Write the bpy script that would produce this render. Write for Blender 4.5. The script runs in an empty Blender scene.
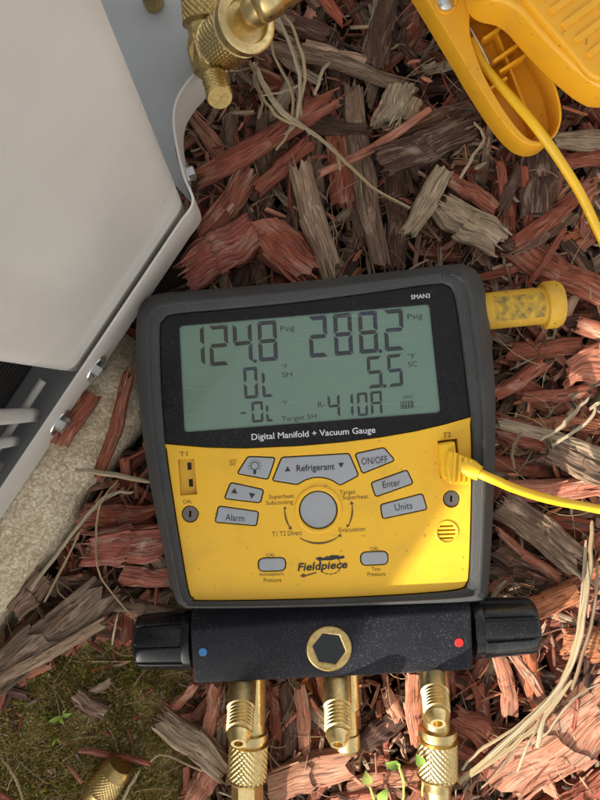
import bpy, math, random
from mathutils import Vector, Matrix, noise

# ------------------------------------------------------------------ camera, sky, sun
SC = bpy.context.scene
COL = SC.collection
ZC, F = 0.44, 691.0          # lens height in metres, focal length in photo pixels
def G(px, py, z=0.0):
    """drafting helper: the point at height z drawn at (px,py) on the 600x800 plan"""
    s = (ZC - z) / F
    return Vector(((px - 300) * s, (400 - py) * s, z))

cd = bpy.data.cameras.new('camera'); cam = bpy.data.objects.new('camera', cd)
COL.objects.link(cam); SC.camera = cam
cam.location = (0, 0, ZC); cd.sensor_fit = 'HORIZONTAL'
cd.angle = 2 * math.atan(300 / F); cd.clip_start = 0.005; cd.clip_end = 500

SUN_EL = math.radians(25); SUN_H = Vector((0.724, 0.687)).normalized()     # direction the light travels
W = bpy.data.worlds.new('World'); SC.world = W; W.use_nodes = True
wn = W.node_tree; bg = wn.nodes['Background']
sky = wn.nodes.new('ShaderNodeTexSky'); sky.sky_type = 'NISHITA'; sky.sun_disc = False
sky.sun_elevation = SUN_EL; sky.sun_rotation = math.atan2(-SUN_H.x, -SUN_H.y)
sky.air_density = 1.0; sky.dust_density = 2.5; sky.ozone_density = 0.6
hs = wn.nodes.new('ShaderNodeHueSaturation'); hs.inputs['Saturation'].default_value = 0.16      # hazy pale sky
wn.links.new(sky.outputs[0], hs.inputs['Color']); wm = wn.nodes.new('ShaderNodeMix'); wm.data_type = 'RGBA'; wm.blend_type = 'MULTIPLY'; wm.inputs[0].default_value = 1.0
wm.inputs[7].default_value = (1.0, .965, .90, 1)                                               # camera white balance for open shade
wn.links.new(hs.outputs[0], wm.inputs[6]); wn.links.new(wm.outputs[2], bg.inputs[0]); bg.inputs[1].default_value = 0.15
sd = bpy.data.lights.new('sun', 'SUN'); sun = bpy.data.objects.new('sun', sd); COL.objects.link(sun)
sd.energy = 4.8; sd.angle = math.radians(0.6); sd.color = (1.0, 0.91, 0.77)
sun.rotation_euler = Vector((SUN_H.x * math.cos(SUN_EL), SUN_H.y * math.cos(SUN_EL), -math.sin(SUN_EL))).to_track_quat('-Z', 'Y').to_euler()
SC.view_settings.view_transform = 'Standard'; SC.view_settings.look = 'None'
SC.view_settings.gamma = 1.0; SC.view_settings.exposure = 1.15
SC.view_settings.use_curve_mapping = False

# ------------------------------------------------------------------ helpers
def tag(o, label=None, cat=None, group=None, kind=None):
    if label: o['label'] = label
    if cat: o['category'] = cat
    if group: o['group'] = group
    if kind: o['kind'] = kind
    return o

def thing(name, loc, label, cat, group=None):
    o = bpy.data.objects.new(name, None); COL.objects.link(o); o.location = loc
    o.empty_display_size = 0.01
    return tag(o, label, cat, group)

def put(o, parent):
    if parent is not None:
        o.parent = parent
        if parent.type == 'EMPTY':
            o.matrix_parent_inverse = Matrix.Translation(parent.location).inverted()
    return o

def finish(me, smooth):
    if smooth:
        me.polygons.foreach_set('use_smooth', [True] * len(me.polygons))
        if smooth < 179: me.set_sharp_from_angle(angle=math.radians(smooth))

def mesh(name, verts, faces, mat, parent=None, smooth=40):
    me = bpy.data.meshes.new(name); me.from_pydata([tuple(v) for v in verts], [], faces); me.update()
    finish(me, smooth)
    o = bpy.data.objects.new(name, me); COL.objects.link(o)
    if mat: me.materials.append(mat)
    return put(o, parent)

# ---- flat plates and lettering: drawn as curves in plan pixels, turned into meshes in one go
PX = 0.00055
PEND = []
def plate(name, loops, z0, z1, mat, parent=None, bevel=0.0, zref=None, label=None, after=None):
    c = bpy.data.curves.new(name, 'CURVE'); c.dimensions = '2D'; c.fill_mode = 'BOTH'
    for lp in loops:
        s = c.splines.new('POLY'); s.points.add(len(lp) - 1); s.use_cyclic_u = True
        for i, (x, y) in enumerate(lp): s.points[i].co = (x, -y, 0, 1)
    h = (z1 - z0) / PX / 2
    c.extrude = max(h - bevel, 0.0); c.bevel_depth = bevel; c.bevel_resolution = 2; c.offset = -bevel
    o = bpy.data.objects.new(name, c); COL.objects.link(o)
    PEND.append(('plate', o, (z0 + z1) / 2, zref if zref is not None else z1, mat, parent, None, label))

def text(body, cx, cy, w, h, z, mat, parent, ang=3.5, shear=0.0, bold=0.0, name='lettering', thick=0.00012):
    c = bpy.data.curves.new(name, 'FONT'); c.body = body; c.align_x = 'CENTER'; c.size = 20
    c.shear = shear; c.offset = bold; c.resolution_u = 3
    o = bpy.data.objects.new(name, c); COL.objects.link(o)
    PEND.append(('text', o, z, thick, mat, parent, (cx, cy, w, h, ang), None))

def flush():
    bpy.context.view_layer.update(); dg = bpy.context.evaluated_depsgraph_get(); done = []
    for kind, o, a, b, mat, parent, fit, label in PEND:
        me = bpy.data.meshes.new_from_object(o.evaluated_get(dg)); vs = [v.co.copy() for v in me.vertices]
        if kind == 'plate':
            for v, c in zip(me.vertices, vs):
                p = G(c.x, -c.y, b); v.co = (p.x, p.y, a + c.z * PX)
        else:
            cx, cy, w, h, ang = fit
            x0 = min(c.x for c in vs); x1 = max(c.x for c in vs); y0 = min(c.y for c in vs); y1 = max(c.y for c in vs)
            ca, sa = math.cos(math.radians(ang)), math.sin(math.radians(ang))
            for v, c in zip(me.vertices, vs):
                x = (c.x - (x0 + x1) / 2) / (x1 - x0) * w; y = (c.y - (y0 + y1) / 2) / (y1 - y0) * h
                p = G(cx + x * ca - y * sa, cy - (x * sa + y * ca), a); v.co = (p.x, p.y, a)
        done.append((o, o.name, me, mat, parent, kind, label))
    PEND.clear()
    for o, nm, me, mat, parent, kind, label in done:
        c = o.data; bpy.data.objects.remove(o)
        me.materials.clear(); me.materials.append(mat); me.update()
        finish(me, 35 if kind == 'plate' else 0)
        n = bpy.data.objects.new(nm.split('.')[0], me); COL.objects.link(n); put(n, parent)
        if label: n['label'] = label

def circ(cx, cy, r, n=32, ry=None, rot=0.0):
    ry = ry or r; ca, sa = math.cos(rot), math.sin(rot)
    out = []
    for i in range(n):
        a = 2 * math.pi * i / n; x = r * math.cos(a); y = ry * math.sin(a)
        out.append((cx + x * ca - y * sa, cy + x * sa + y * ca))
    return out

def rounded(pts, r, n=4):
    """round the corners of a polygon"""
    out = []; m = len(pts)
    for i in range(m):
        p = Vector(pts[i]); a = Vector(pts[i - 1]); b = Vector(pts[(i + 1) % m])
        da = (a - p); db = (b - p); rr = min(r, da.length * .45, db.length * .45)
        pa = p + da.normalized() * rr; pb = p + db.normalized() * rr
        for k in range(n + 1):
            t = k / n; q = pa * (1 - t) ** 2 + p * 2 * t * (1 - t) + pb * t * t
            out.append((q.x, q.y))
    return out

def inset(pts, d):
    """move a closed outline inwards by d (outline order decides nothing)"""
    m = len(pts); area = sum(pts[i - 1][0] * pts[i][1] - pts[i][0] * pts[i - 1][1] for i in range(m))
    sg = 1 if area > 0 else -1; out = []
    for i in range(m):
        p = Vector(pts[i]); a = (p - Vector(pts[i - 1])).normalized(); b = (Vector(pts[(i + 1) % m]) - p).normalized()
        na = Vector((-a.y, a.x)) * sg; nb = Vector((-b.y, b.x)) * sg
        n = (na + nb).normalized(); k = max(n.dot(na), .5)
        q = p + n * d / k; out.append((q.x, q.y))
    return out

def spline(pts, n=8):
    P = [Vector(p) for p in pts]; out = []
    for i in range(len(P) - 1):
        p0 = P[max(i - 1, 0)]; p1 = P[i]; p2 = P[i + 1]; p3 = P[min(i + 2, len(P) - 1)]
        for k in range(n):
            t = k / n
            out.append(.5 * ((2 * p1) + (p2 - p0) * t + (2 * p0 - 5 * p1 + 4 * p2 - p3) * t * t + (3 * p1 - p0 - 3 * p2 + p3) * t ** 3))
    out.append(P[-1]); return out

def closed_spline(pts, n=6):
    P = [Vector(p) for p in pts]; m = len(P); out = []
    for i in range(m):
        p0, p1, p2, p3 = P[i - 1], P[i], P[(i + 1) % m], P[(i + 2) % m]
        for k in range(n):
            t = k / n; q = .5 * ((2 * p1) + (p2 - p0) * t + (2 * p0 - 5 * p1 + 4 * p2 - p3) * t * t + (3 * p1 - p0 - 3 * p2 + p3) * t ** 3)
            out.append((q.x, q.y))
    return out

def tube_data(pts, radii, n=8, flat=1.0):
    P = [Vector(p) for p in pts]; vs, fs = [], []
    up = Vector((0, 0, 1))
    for i, p in enumerate(P):
        d = (P[min(i + 1, len(P) - 1)] - P[max(i - 1, 0)]).normalized()
        s = d.cross(up)
        if s.length < 1e-4: s = Vector((1, 0, 0))
        s.normalize(); u = s.cross(d)
        r = radii[i] if isinstance(radii, (list, tuple)) else radii
        for k in range(n):
            a = 2 * math.pi * k / n; vs.append(p + s * math.cos(a) * r + u * math.sin(a) * r * flat)
    for i in range(len(P) - 1):
        for k in range(n):
            k2 = (k + 1) % n; fs.append((i * n + k, (i + 1) * n + k, (i + 1) * n + k2, i * n + k2))
    fs.append(tuple(range(n))); fs.append(tuple(range((len(P) - 1) * n, len(P) * n))[::-1])
    return vs, fs

def lathe(name, p0, p1, prof, mat, parent, seg=40, knurl=None, smooth=35, hexa=None):
    """turned part on the axis p0-p1. prof: (fraction along axis, radius m). knurl=(t0,t1,depth): diamond pattern.
    hexa=(t0,t1): that stretch is a six sided nut"""
    p0 = Vector(p0); p1 = Vector(p1); ax = p1 - p0; L = ax.length; ax.normalize()
    s = ax.cross(Vector((0, 0, 1)));
    if s.length < 1e-3: s = Vector((1, 0, 0))
    s.normalize(); u = s.cross(ax); rows = []
    for i, (t, r) in enumerate(prof):
        rows.append((t, r, 0))
        if knurl and abs(t - knurl[0]) < 1e-6:
            r2 = prof[i + 1][1]; m = knurl[3] if len(knurl) > 3 else 18
            for k in range(1, m): rows.append((t + (knurl[1] - t) * k / m, r + (r2 - r) * k / m, 1))
    if knurl: seg = knurl[4] if len(knurl) > 4 else 96
    vs, fs = [], []
    for t, r, kn in rows:
        for k in range(seg):
            a = 2 * math.pi * k / seg; rr = r
            if kn:
                q = knurl[5] if len(knurl) > 5 else 24
                h = (t - knurl[0]) * L / max(r, 1e-6) * q / 2 / math.pi; f = a * q / 2 / math.pi
                w1 = abs(((f + h) % 1) - .5) * 2; w2 = abs(((f - h) % 1) - .5) * 2
                rr = r - knurl[2] * (1 - min(w1, 1)) * .5 - knurl[2] * (1 - min(w2, 1)) * .5
            if hexa and hexa[0] - 1e-6 <= t <= hexa[1] + 1e-6:
                b = (a % (math.pi / 3)) - math.pi / 6; rr = r * math.cos(math.pi / 6) / math.cos(b)
            vs.append(p0 + ax * (t * L) + s * math.cos(a) * rr + u * math.sin(a) * rr)
    for i in range(len(rows) - 1):
        for k in range(seg):
            k2 = (k + 1) % seg; fs.append((i * seg + k, i * seg + k2, (i + 1) * seg + k2, (i + 1) * seg + k))
    fs.append(tuple(range(seg))[::-1]); fs.append(tuple(range((len(rows) - 1) * seg, len(rows) * seg)))
    return mesh(name, vs, fs, mat, parent, smooth)

def box_between(a, b, w, h):
    """bar from a to b, width w, height h: verts, faces"""
    a = Vector(a); b = Vector(b); d = (b - a).normalized(); s = d.cross(Vector((0, 0, 1))).normalized(); u = s.cross(d)
    vs = [p + s * sx * w / 2 + u * sz * h / 2 for p in (a, b) for sx, sz in ((-1, -1), (1, -1), (1, 1), (-1, 1))]
    return vs, [(0, 1, 2, 3)[::-1], (4, 5, 6, 7), (0, 1, 5, 4), (1, 2, 6, 5), (2, 3, 7, 6), (3, 0, 4, 7)]

def prism(name, plan, z0, z1, mat, parent, bevel=0.0, smooth=30, seg=3):
    """closed plan outline (world xy) raised from z0 to z1, upper and lower edges rounded"""
    m = len(plan); rows = []
    if bevel:
        for k in range(seg + 1):
            a = math.pi / 2 * k / seg; rows.append((bevel * (1 - math.sin(a)), z0 + bevel * (1 - math.cos(a))))
        for k in range(seg + 1):
            a = math.pi / 2 * k / seg; rows.append((bevel * (1 - math.cos(a)), z1 - bevel * (1 - math.sin(a))))
    else: rows = [(0, z0), (0, z1)]
    vs, fs = [], []
    for d, z in rows:
        for x, y in (inset(plan, d) if d > 1e-9 else plan): vs.append((x, y, z))
    for i in range(len(rows) - 1):
        for k in range(m):
            k2 = (k + 1) % m; fs.append((i * m + k, i * m + k2, (i + 1) * m + k2, (i + 1) * m + k))
    fs.append(tuple(range(m))[::-1]); fs.append(tuple(range((len(rows) - 1) * m, len(rows) * m)))
    return mesh(name, vs, fs, mat, parent, smooth)

# ------------------------------------------------------------------ materials
class NT:
    def __init__(s, name):
        s.m = bpy.data.materials.new(name); s.m.use_nodes = True; s.t = s.m.node_tree
        s.b = s.t.nodes['Principled BSDF']
    def n(s, typ, **kw):
        n = s.t.nodes.new('ShaderNode' + typ)
        for k, v in kw.items():
            if k.startswith('i_'):
                key = k[2:].replace('_', ' '); n.inputs[int(key) if key.isdigit() else key].default_value = v
            else: setattr(n, k, v)
        return n
    def l(s, a, b): s.t.links.new(a, b)
    def noise(s, vec, scale, detail=4, rough=.55, dist=0.0):
        n = s.n('TexNoise', i_Scale=scale, i_Detail=detail, i_Roughness=rough, i_Distortion=dist)
        if vec is not None: s.l(vec, n.inputs['Vector'])
        return n.outputs['Fac']
    def ramp(s, fac, stops, interp='LINEAR'):
        r = s.n('ValToRGB'); r.color_ramp.interpolation = interp
        e = r.color_ramp.elements
        while len(e) < len(stops): e.new(.5)
        for x, (p, c) in zip(e, stops):
            x.position = p; x.color = (c, c, c, 1) if isinstance(c, (int, float)) else (*c[:3], 1)
        s.l(fac, r.inputs[0]); return r.outputs[0]
    def mix(s, fac, a, b, blend='MIX'):
        n = s.n('Mix', data_type='RGBA', blend_type=blend)
        for v, i in ((fac, 0), (a, 6), (b, 7)):
            if hasattr(v, 'node'): s.l(v, n.inputs[i])
            elif isinstance(v, (int, float)): n.inputs[i].default_value = v
            else: n.inputs[i].default_value = (*v[:3], 1)
        return n.outputs[2]
    def math(s, op, a, b=0.0):
        n = s.n('Math', operation=op)
        for v, i in ((a, 0), (b, 1)):
            if hasattr(v, 'node'): s.l(v, n.inputs[i])
            else: n.inputs[i].default_value = v
        return n.outputs[0]
    def bump(s, h, strength=.3, dist=.001):
        n = s.n('Bump', i_Strength=strength, i_Distance=dist); s.l(h, n.inputs['Height']); s.l(n.outputs[0], s.b.inputs['Normal'])
        return n
    def set(s, col=None, rough=None, metal=None, spec=None):
        for v, k in ((col, 'Base Color'), (rough, 'Roughness'), (metal, 'Metallic'), (spec, 'Specular IOR Level')):
            if v is None: continue
            if hasattr(v, 'node'): s.l(v, s.b.inputs[k])
            elif isinstance(v, (int, float)): s.b.inputs[k].default_value = v
            else: s.b.inputs[k].default_value = (*v[:3], 1)
        return s.m
    def obj(s): return s.n('TexCoord').outputs['Object']

def plain(name, col, rough=.5, metal=0.0, var=.12, scale=60, bump=0.0, spec=.5, dust=0.0, grime=0.0):
    t = NT(name); v = t.obj(); f = t.noise(v, scale, 6)
    c = t.mix(f, tuple(x * (1 - var) for x in col), tuple(min(x * (1 + var), 1) for x in col))
    if dust:
        sp = t.ramp(t.noise(v, 1900, 2, .5), [(.63, 0), (.71, 1)]); pt = t.ramp(t.noise(v, 45, 3), [(.35, .25), (.65, 1)])
        c = t.mix(t.math('MULTIPLY', t.math('MULTIPLY', sp, pt), dust), c, (.45, .42, .38))
    if grime:
        c = t.mix(t.math('MULTIPLY', t.ramp(t.noise(v, 38, 7, .68, .7), [(.50, 0), (.74, 1)]), grime), c, (.36, .20, .05))
        c = t.mix(t.math('MULTIPLY', t.ramp(t.noise(v, 330, 2, .4), [(.71, 0), (.75, 1)]), grime * 1.6), c, (.10, .06, .02))
    r = t.ramp(t.noise(v, scale * 2.3, 5), [(.3, max(rough - .1, .04)), (.7, min(rough + .12, 1))])
    if bump: t.bump(t.noise(v, scale * 14, 4), bump, .0004)
    return t.set(c, r, metal, spec)

def wood_material():
    t = NT('weathered_wood'); uv = t.n('UVMap', uv_map='grain').outputs[0]
    at = t.n('Attribute', attribute_name='tint'); tint = at.outputs['Color']; wear = at.outputs['Alpha']
    mp = t.n('Mapping'); mp.inputs['Scale'].default_value = (.42, 11.0, 1); t.l(uv, mp.inputs[0]); v1 = mp.outputs[0]
    mp2 = t.n('Mapping'); mp2.inputs['Scale'].default_value = (.30, 1.1, 1); t.l(uv, mp2.inputs[0]); v2 = mp2.outputs[0]
    mp3 = t.n('Mapping'); mp3.inputs['Scale'].default_value = (1.3, 34.0, 1); t.l(uv, mp3.inputs[0]); v3 = mp3.outputs[0]
    streak = t.noise(v1, 1.6, 8, .72, .15); fine = t.noise(v3, 1.0, 5, .6); patch = t.noise(v2, 1.7, 5, .62, .5)
    s = t.math('ADD', t.math('MULTIPLY', streak, .7), t.math('MULTIPLY', fine, .3))
    dark = t.mix(1.0, tint, (.26, .22, .21), 'MULTIPLY'); lite = t.mix(1.0, tint, (1.5, 1.6, 1.65), 'MULTIPLY')
    c = t.mix(t.ramp(s, [(.36, 0), (.62, 1)]), dark, lite)
    w = t.math('MULTIPLY', t.ramp(t.math('ADD', t.math('MULTIPLY', patch, .7), t.math('MULTIPLY', s, .35)), [(.53, 0), (.66, 1)]), wear)
    c = t.mix(w, c, t.mix(fine, (.38, .25, .175), (.70, .54, .42)))
    crack = t.ramp(t.noise(v1, .8, 3, .5, .3), [(.37, 1), (.42, 0)])
    c = t.mix(t.math('MULTIPLY', crack, .5), c, (.028, .016, .012))
    t.bump(t.math('SUBTRACT', t.math('ADD', t.math('MULTIPLY', streak, .8), t.math('MULTIPLY', fine, .4)), t.math('MULTIPLY', crack, .5)), .75, .0008)
    return t.set(c, .82, 0, .3)

def tinted(name, rough=.7, scale=300):
    t = NT(name); at = t.n('Attribute', attribute_name='tint').outputs['Color']
    f = t.noise(t.obj(), scale * 3, 4)
    return t.set(t.mix(t.ramp(f, [(.3, 0), (.7, 1)]), t.mix(1.0, at, (.75, .75, .75), 'MULTIPLY'), t.mix(1.0, at, (1.2, 1.2, 1.18), 'MULTIPLY')), rough, 0, .3)

M = {}
M['wood'] = wood_material()
M['tinted'] = tinted('plant_fibre')
M['yellow'] = plain('yellow_plastic', (.80, .455, .022), .42, var=.05, scale=30, bump=.06, dust=.22, grime=.28)
M['yellow_dull'] = plain('dirty_yellow_plastic', (.62, .36, .03), .6, var=.16, scale=120, grime=.55, dust=.2)
M['clamp_yellow'] = plain('clamp_yellow_plastic', (.76, .37, .015), .42, var=.10, scale=30, bump=.12, dust=.25, grime=.3)
M['cable'] = plain('cable_yellow', (.76, .45, .012), .38, var=.10, scale=50, dust=.15, grime=.25)
M['rubber'] = plain('boot_rubber', (.036, .038, .041), .66, var=.35, scale=28, bump=.2, dust=.35)
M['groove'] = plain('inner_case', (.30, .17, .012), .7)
M['bezel'] = plain('glossy_black_bezel', (.010, .010, .012), .26, var=.4, scale=40, dust=.4, spec=.22)
M['button'] = plain('grey_button_rubber', (.31, .335, .37), .6, var=.10, scale=60, bump=.08, grime=.22)
M['ink'] = plain('dark_ink', (.022, .020, .024), .7)
M['ink_brown'] = plain('worn_ink', (.11, .062, .018), .7, var=.5, scale=500)
M['white_ink'] = plain('white_ink', (.62, .64, .68), .6)
M['black'] = plain('black_plastic', (.012, .012, .013), .5)
M['block'] = plain('anodised_block', (.011, .012, .018), .5, var=.3, scale=60, bump=.25, dust=.45, spec=.2)
M['knob'] = plain('gloss_knob', (.010, .011, .013), .2, var=.3, scale=60, dust=.3, spec=.32)
def brass(name, col, rough, dirt):
    t = NT(name); v = t.obj(); f = t.noise(v, 140, 6, .65); g = t.noise(v, 420, 6, .7)
    c = t.mix(f, tuple(x * .78 for x in col), tuple(min(1, x * 1.15) for x in col))
    c = t.mix(t.math('MULTIPLY', t.ramp(t.math('ADD', t.math('MULTIPLY', f, .5), t.math('MULTIPLY', g, .5)), [(.46, 0), (.62, 1)]), dirt), c, (.16, .095, .035))
    t.bump(g, .06, .0003)
    return t.set(c, t.ramp(g, [(.3, rough - .09), (.7, rough + .16)]), 1.0)
M['brass'] = brass('brass', (.74, .57, .27), .32, .35)
M['brass_old'] = brass('tarnished_brass', (.58, .43, .18), .40, .6)
M['steel'] = plain('zinc_screw', (.62, .63, .62), .3, 1.0, var=.15, scale=200)
M['screw_dark'] = plain('dark_screw', (.16, .15, .14), .45, .6, var=.2, scale=200)
def panel_mat():
    t = NT('painted_panel'); v = t.obj(); f = t.ramp(t.noise(v, 9, 3, .5), [(.25, 0), (.75, 1)])
    c = t.mix(f, (.64, .62, .585), (.82, .80, .77))
    mp = t.n('Mapping'); mp.inputs['Rotation'].default_value = (.3, .5, .9); mp.inputs['Scale'].default_value = (8, 60, 8); t.l(v, mp.inputs[0])
    c = t.mix(t.ramp(t.noise(mp.outputs[0], 1, 3, .5), [(.52, 0), (.80, .35)]), c, (.84, .81, .76))
    sp = t.ramp(t.noise(v, 210, 2, .4), [(.76, 0), (.79, 1)])
    c = t.mix(t.math('MULTIPLY', sp, .55), c, (.16, .13, .10))
    t.bump(t.noise(v, 600, 3), .04, .0003)
    return t.set(c, t.ramp(f, [(.3, .22), (.7, .36)]), 0, .5)
M['panel'] = panel_mat()
M['frame'] = plain('painted_frame', (.60, .565, .52), .45, var=.08, scale=25, bump=.05)
M['pan'] = plain('base_pan', (.40, .42, .43), .5, var=.2, scale=25)
M['fins'] = plain('coil_fins', (.05, .045, .04), .6, .4, var=.4, scale=300)
M['wire'] = plain('coated_wire', (.52, .50, .47), .45, var=.1, scale=60)
M['red_dot'] = plain('red_dot', (.62, .018, .015), .4)
M['blue_dot'] = plain('blue_dot', (.03, .16, .42), .4)
M['glass_dark'] = plain('sight_glass', (.01, .014, .016), .06)

def lcd_mat():
    t = NT('lcd_glass'); v = t.obj(); f = t.noise(v, 14, 4)
    c = t.mix(f, (.29, .51, .39), (.38, .59, .475))
    mp = t.n('Mapping'); mp.inputs['Rotation'].default_value = (0, 0, -.45); mp.inputs['Scale'].default_value = (14, 160, 1); t.l(v, mp.inputs[0])
    sc = t.ramp(t.noise(mp.outputs[0], 1, 5, .6), [(.55, 0), (.75, 1)])
    c = t.mix(t.math('MULTIPLY', sc, .22), c, (.42, .50, .47))
    return t.set(c, .35, 0, .5)
M['lcd'] = lcd_mat()
def seg_mat():
    t = NT('lcd_segment'); v = t.obj(); f = t.ramp(t.noise(v, 75, 2), [(.48, 0), (.60, 1)]); g = t.noise(v, 900, 3)
    c = t.mix(f, (.030, .040, .028), (.028, .042, .11)); c = t.mix(t.ramp(g, [(.5, 0), (.75, .35)]), c, (.13, .18, .14))  # bluish patches put the display's glare into the segment colour
    return t.set(c, .5, 0, .4)
M['segment'] = seg_mat()
def window_mat():
    t = NT('display_window'); tr = t.n('BsdfTransparent'); gl = t.n('BsdfGlossy', i_Roughness=.08); fr = t.n('Fresnel', i_IOR=1.45)
    di = t.n('BsdfDiffuse'); di.inputs[0].default_value = (.6, .62, .6, 1)
    v = t.obj(); sp = t.ramp(t.noise(v, 800, 2), [(.70, 0), (.78, .25)])
    mp = t.n('Mapping'); mp.inputs['Rotation'].default_value = (0, 0, .5); mp.inputs['Scale'].default_value = (22, 420, 1); t.l(v, mp.inputs[0])
    sc = t.ramp(t.noise(mp.outputs[0], 1, 4, .6), [(.60, 0), (.74, .12)])
    m1 = t.n('MixShader'); m2 = t.n('MixShader'); t.l(fr.outputs[0], m1.inputs[0]); t.l(tr.outputs[0], m1.inputs[1]); t.l(gl.outputs[0], m1.inputs[2])
    t.l(t.math('ADD', sp, sc), m2.inputs[0]); t.l(m1.outputs[0], m2.inputs[1]); t.l(di.outputs[0], m2.inputs[2])
    t.l(m2.outputs[0], t.t.nodes['Material Output'].inputs['Surface']); return t.m
M['window'] = window_mat()
def soil_mat():
    t = NT('dark_soil'); v = t.obj(); f = t.noise(v, 60, 8, .65)
    t.bump(t.noise(v, 260, 6, .7), .8, .003)
    return t.set(t.ramp(f, [(.3, (.016, .010, .007)), (.5, (.040, .025, .017)), (.7, (.08, .052, .034))]), .95, 0, .2)
M['soil'] = soil_mat()
def moss_soil():
    t = NT('mossy_soil'); v = t.obj(); f = t.noise(v, 45, 7, .65)
    t.bump(t.noise(v, 400, 6, .7), .9, .003)
    return t.set(t.ramp(f, [(.3, (.21, .165, .06)), (.48, (.29, .25, .08)), (.62, (.40, .31, .15)), (.75, (.42, .33, .20))]), .95, 0, .2)
M['moss_soil'] = moss_soil()
def concrete():
    t = NT('pebbled_concrete'); v = t.obj()
    vo = t.n('TexVoronoi', i_Scale=430.0, feature='F1'); nv = t.n('TexNoise', i_Scale=160.0, i_Detail=3.0); t.l(v, nv.inputs['Vector']); vo.inputs['Randomness'].default_value = 1.0
    vm = t.n('VectorMath', operation='MULTIPLY_ADD'); t.l(nv.outputs['Color'], vm.inputs[0]); vm.inputs[1].default_value = (.009, .009, .009); t.l(v, vm.inputs[2]); t.l(vm.outputs[0], vo.inputs['Vector'])
    n1 = t.noise(v, 30, 6, .6); n2 = t.noise(v, 500, 4)
    c = t.mix(t.ramp(n1, [(.35, 0), (.65, 1)]), (.50, .39, .24), (.72, .63, .48))
    c = t.mix(t.ramp(vo.outputs['Color'], [(.25, .0), (.8, .5)]), c, (.80, .72, .57))
    c = t.mix(t.ramp(vo.outputs['Distance'], [(.35, 0), (.7, .6)]), c, (.30, .22, .13))
    c = t.mix(t.ramp(t.noise(v, 18, 5, .6, .8), [(.50, 0), (.72, .55)]), c, (.36, .27, .17)); c = t.mix(t.ramp(t.noise(v, 1300, 2), [(.62, 0), (.70, .5)]), c, (.20, .17, .14))
    t.bump(t.math('SUBTRACT', t.math('MULTIPLY', n2, 1.6), t.math('MULTIPLY', vo.outputs['Distance'], .5)), .6, .0012)
    return t.set(c, .92, 0, .2)
M['concrete'] = concrete()
def label_mat():
    t = NT('worn_black_print'); v = t.obj(); n = t.ramp(t.noise(v, 220, 6, .75), [(.38, 0), (.66, 1)])
    return t.set(t.mix(n, (.62, .38, .03), (.10, .085, .05)), .6, 0, .4)
M['worn_print'] = label_mat()

# ------------------------------------------------------------------ the setting
vs = [(-40, -40, -.004), (40, -40, -.004), (40, 40, -.004), (-40, 40, -.004)]
tag(mesh('ground', vs, [(0, 1, 2, 3)], M['soil'], smooth=0), kind='structure')

N2 = Vector((.83, -.5577)).normalized(); T2 = Vector((-N2.y, N2.x))          # unit wall: outward normal, direction
def WL(n, t): return N2 * n + T2 * t                                         # wall coordinates -> plan
def moss_zone(px, py):
    # moss patch at the lower left corner
    if py < 800 and px < 0: px = 0
    e = 14 * math.sin(py * .05) + 10 * math.sin(px * .07 + 1)
    return px < 178 + e * .8 - max(0, (py - 735)) * .25 and py > 690 - px * .62 + e * .6 and py > 628

NX, NY = 60, 60; vs, fs = [], []
for j in range(NY + 1):
    for i in range(NX + 1):
        px = -60 + 290 * i / NX; py = 590 + 280 * j / NY
        p = G(px, py, 0); h = noise.noise(Vector((p.x * 40, p.y * 40, 3))) * .004 + noise.noise(Vector((p.x * 160, p.y * 160, 1))) * .0015
        edge = min(i, NX - i, j, NY - j) / 7
        vs.append((p.x, p.y, -.008 + min(edge, 1) * .010 + h))
for j in range(NY):
    for i in range(NX): a = j * (NX + 1) + i; fs.append((a + NX + 1, a + NX + 2, a + 1, a))
tag(mesh('mossy_earth', vs, fs, M['moss_soil'], smooth=180), kind='structure')

# concrete pad: top at 30 mm, broken outer edge
def pad():
    vs, fs = [], []; n = 90; rows = [(-.50, .030), (-.118, .031), (-.100, .031), (-.088, .0305), (-.0815, .0285), (-.077, .024), (-.0745, .016), (-.073, -.01)]
    sub = []
    for a, b in zip(rows, rows[1:]):
        k = 14 if a[0] > -.13 else 3
        for q in range(k): sub.append((a[0] + (b[0] - a[0]) * q / k, a[1] + (b[1] - a[1]) * q / k))
    sub.append(rows[-1])
    for i in range(n + 1):
        t = -.46 + .435 * i / n
        for (m, z) in sub:
            e = noise.noise(Vector((t * 22, 0, 0))) * .004 + noise.noise(Vector((t * 70, 5, 0))) * .0016
            q = max(0, min(1, (m + .13) / .05)); endt = max(0, (t + .070) / .045)
            p = WL(m + e * q - endt ** 2 * .02 * q, t)
            h = noise.noise(Vector((p.x * 90, p.y * 90, z * 90))) * .0012 + noise.noise(Vector((p.x * 420, p.y * 420, 2))) * .0007
            vs.append((p.x, p.y, z + h - endt ** 4 * .03))
    m = len(sub)
    for i in range(n):
        for k in range(m - 1): fs.append((i * m + k, i * m + k + 1, (i + 1) * m + k + 1, (i + 1) * m + k)[::-1])
    o = mesh('concrete_pad', vs, fs, M['concrete'], smooth=180)
    tag(o, 'pale pebbled concrete pad under the grey outdoor unit', 'concrete pad')
pad()

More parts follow.
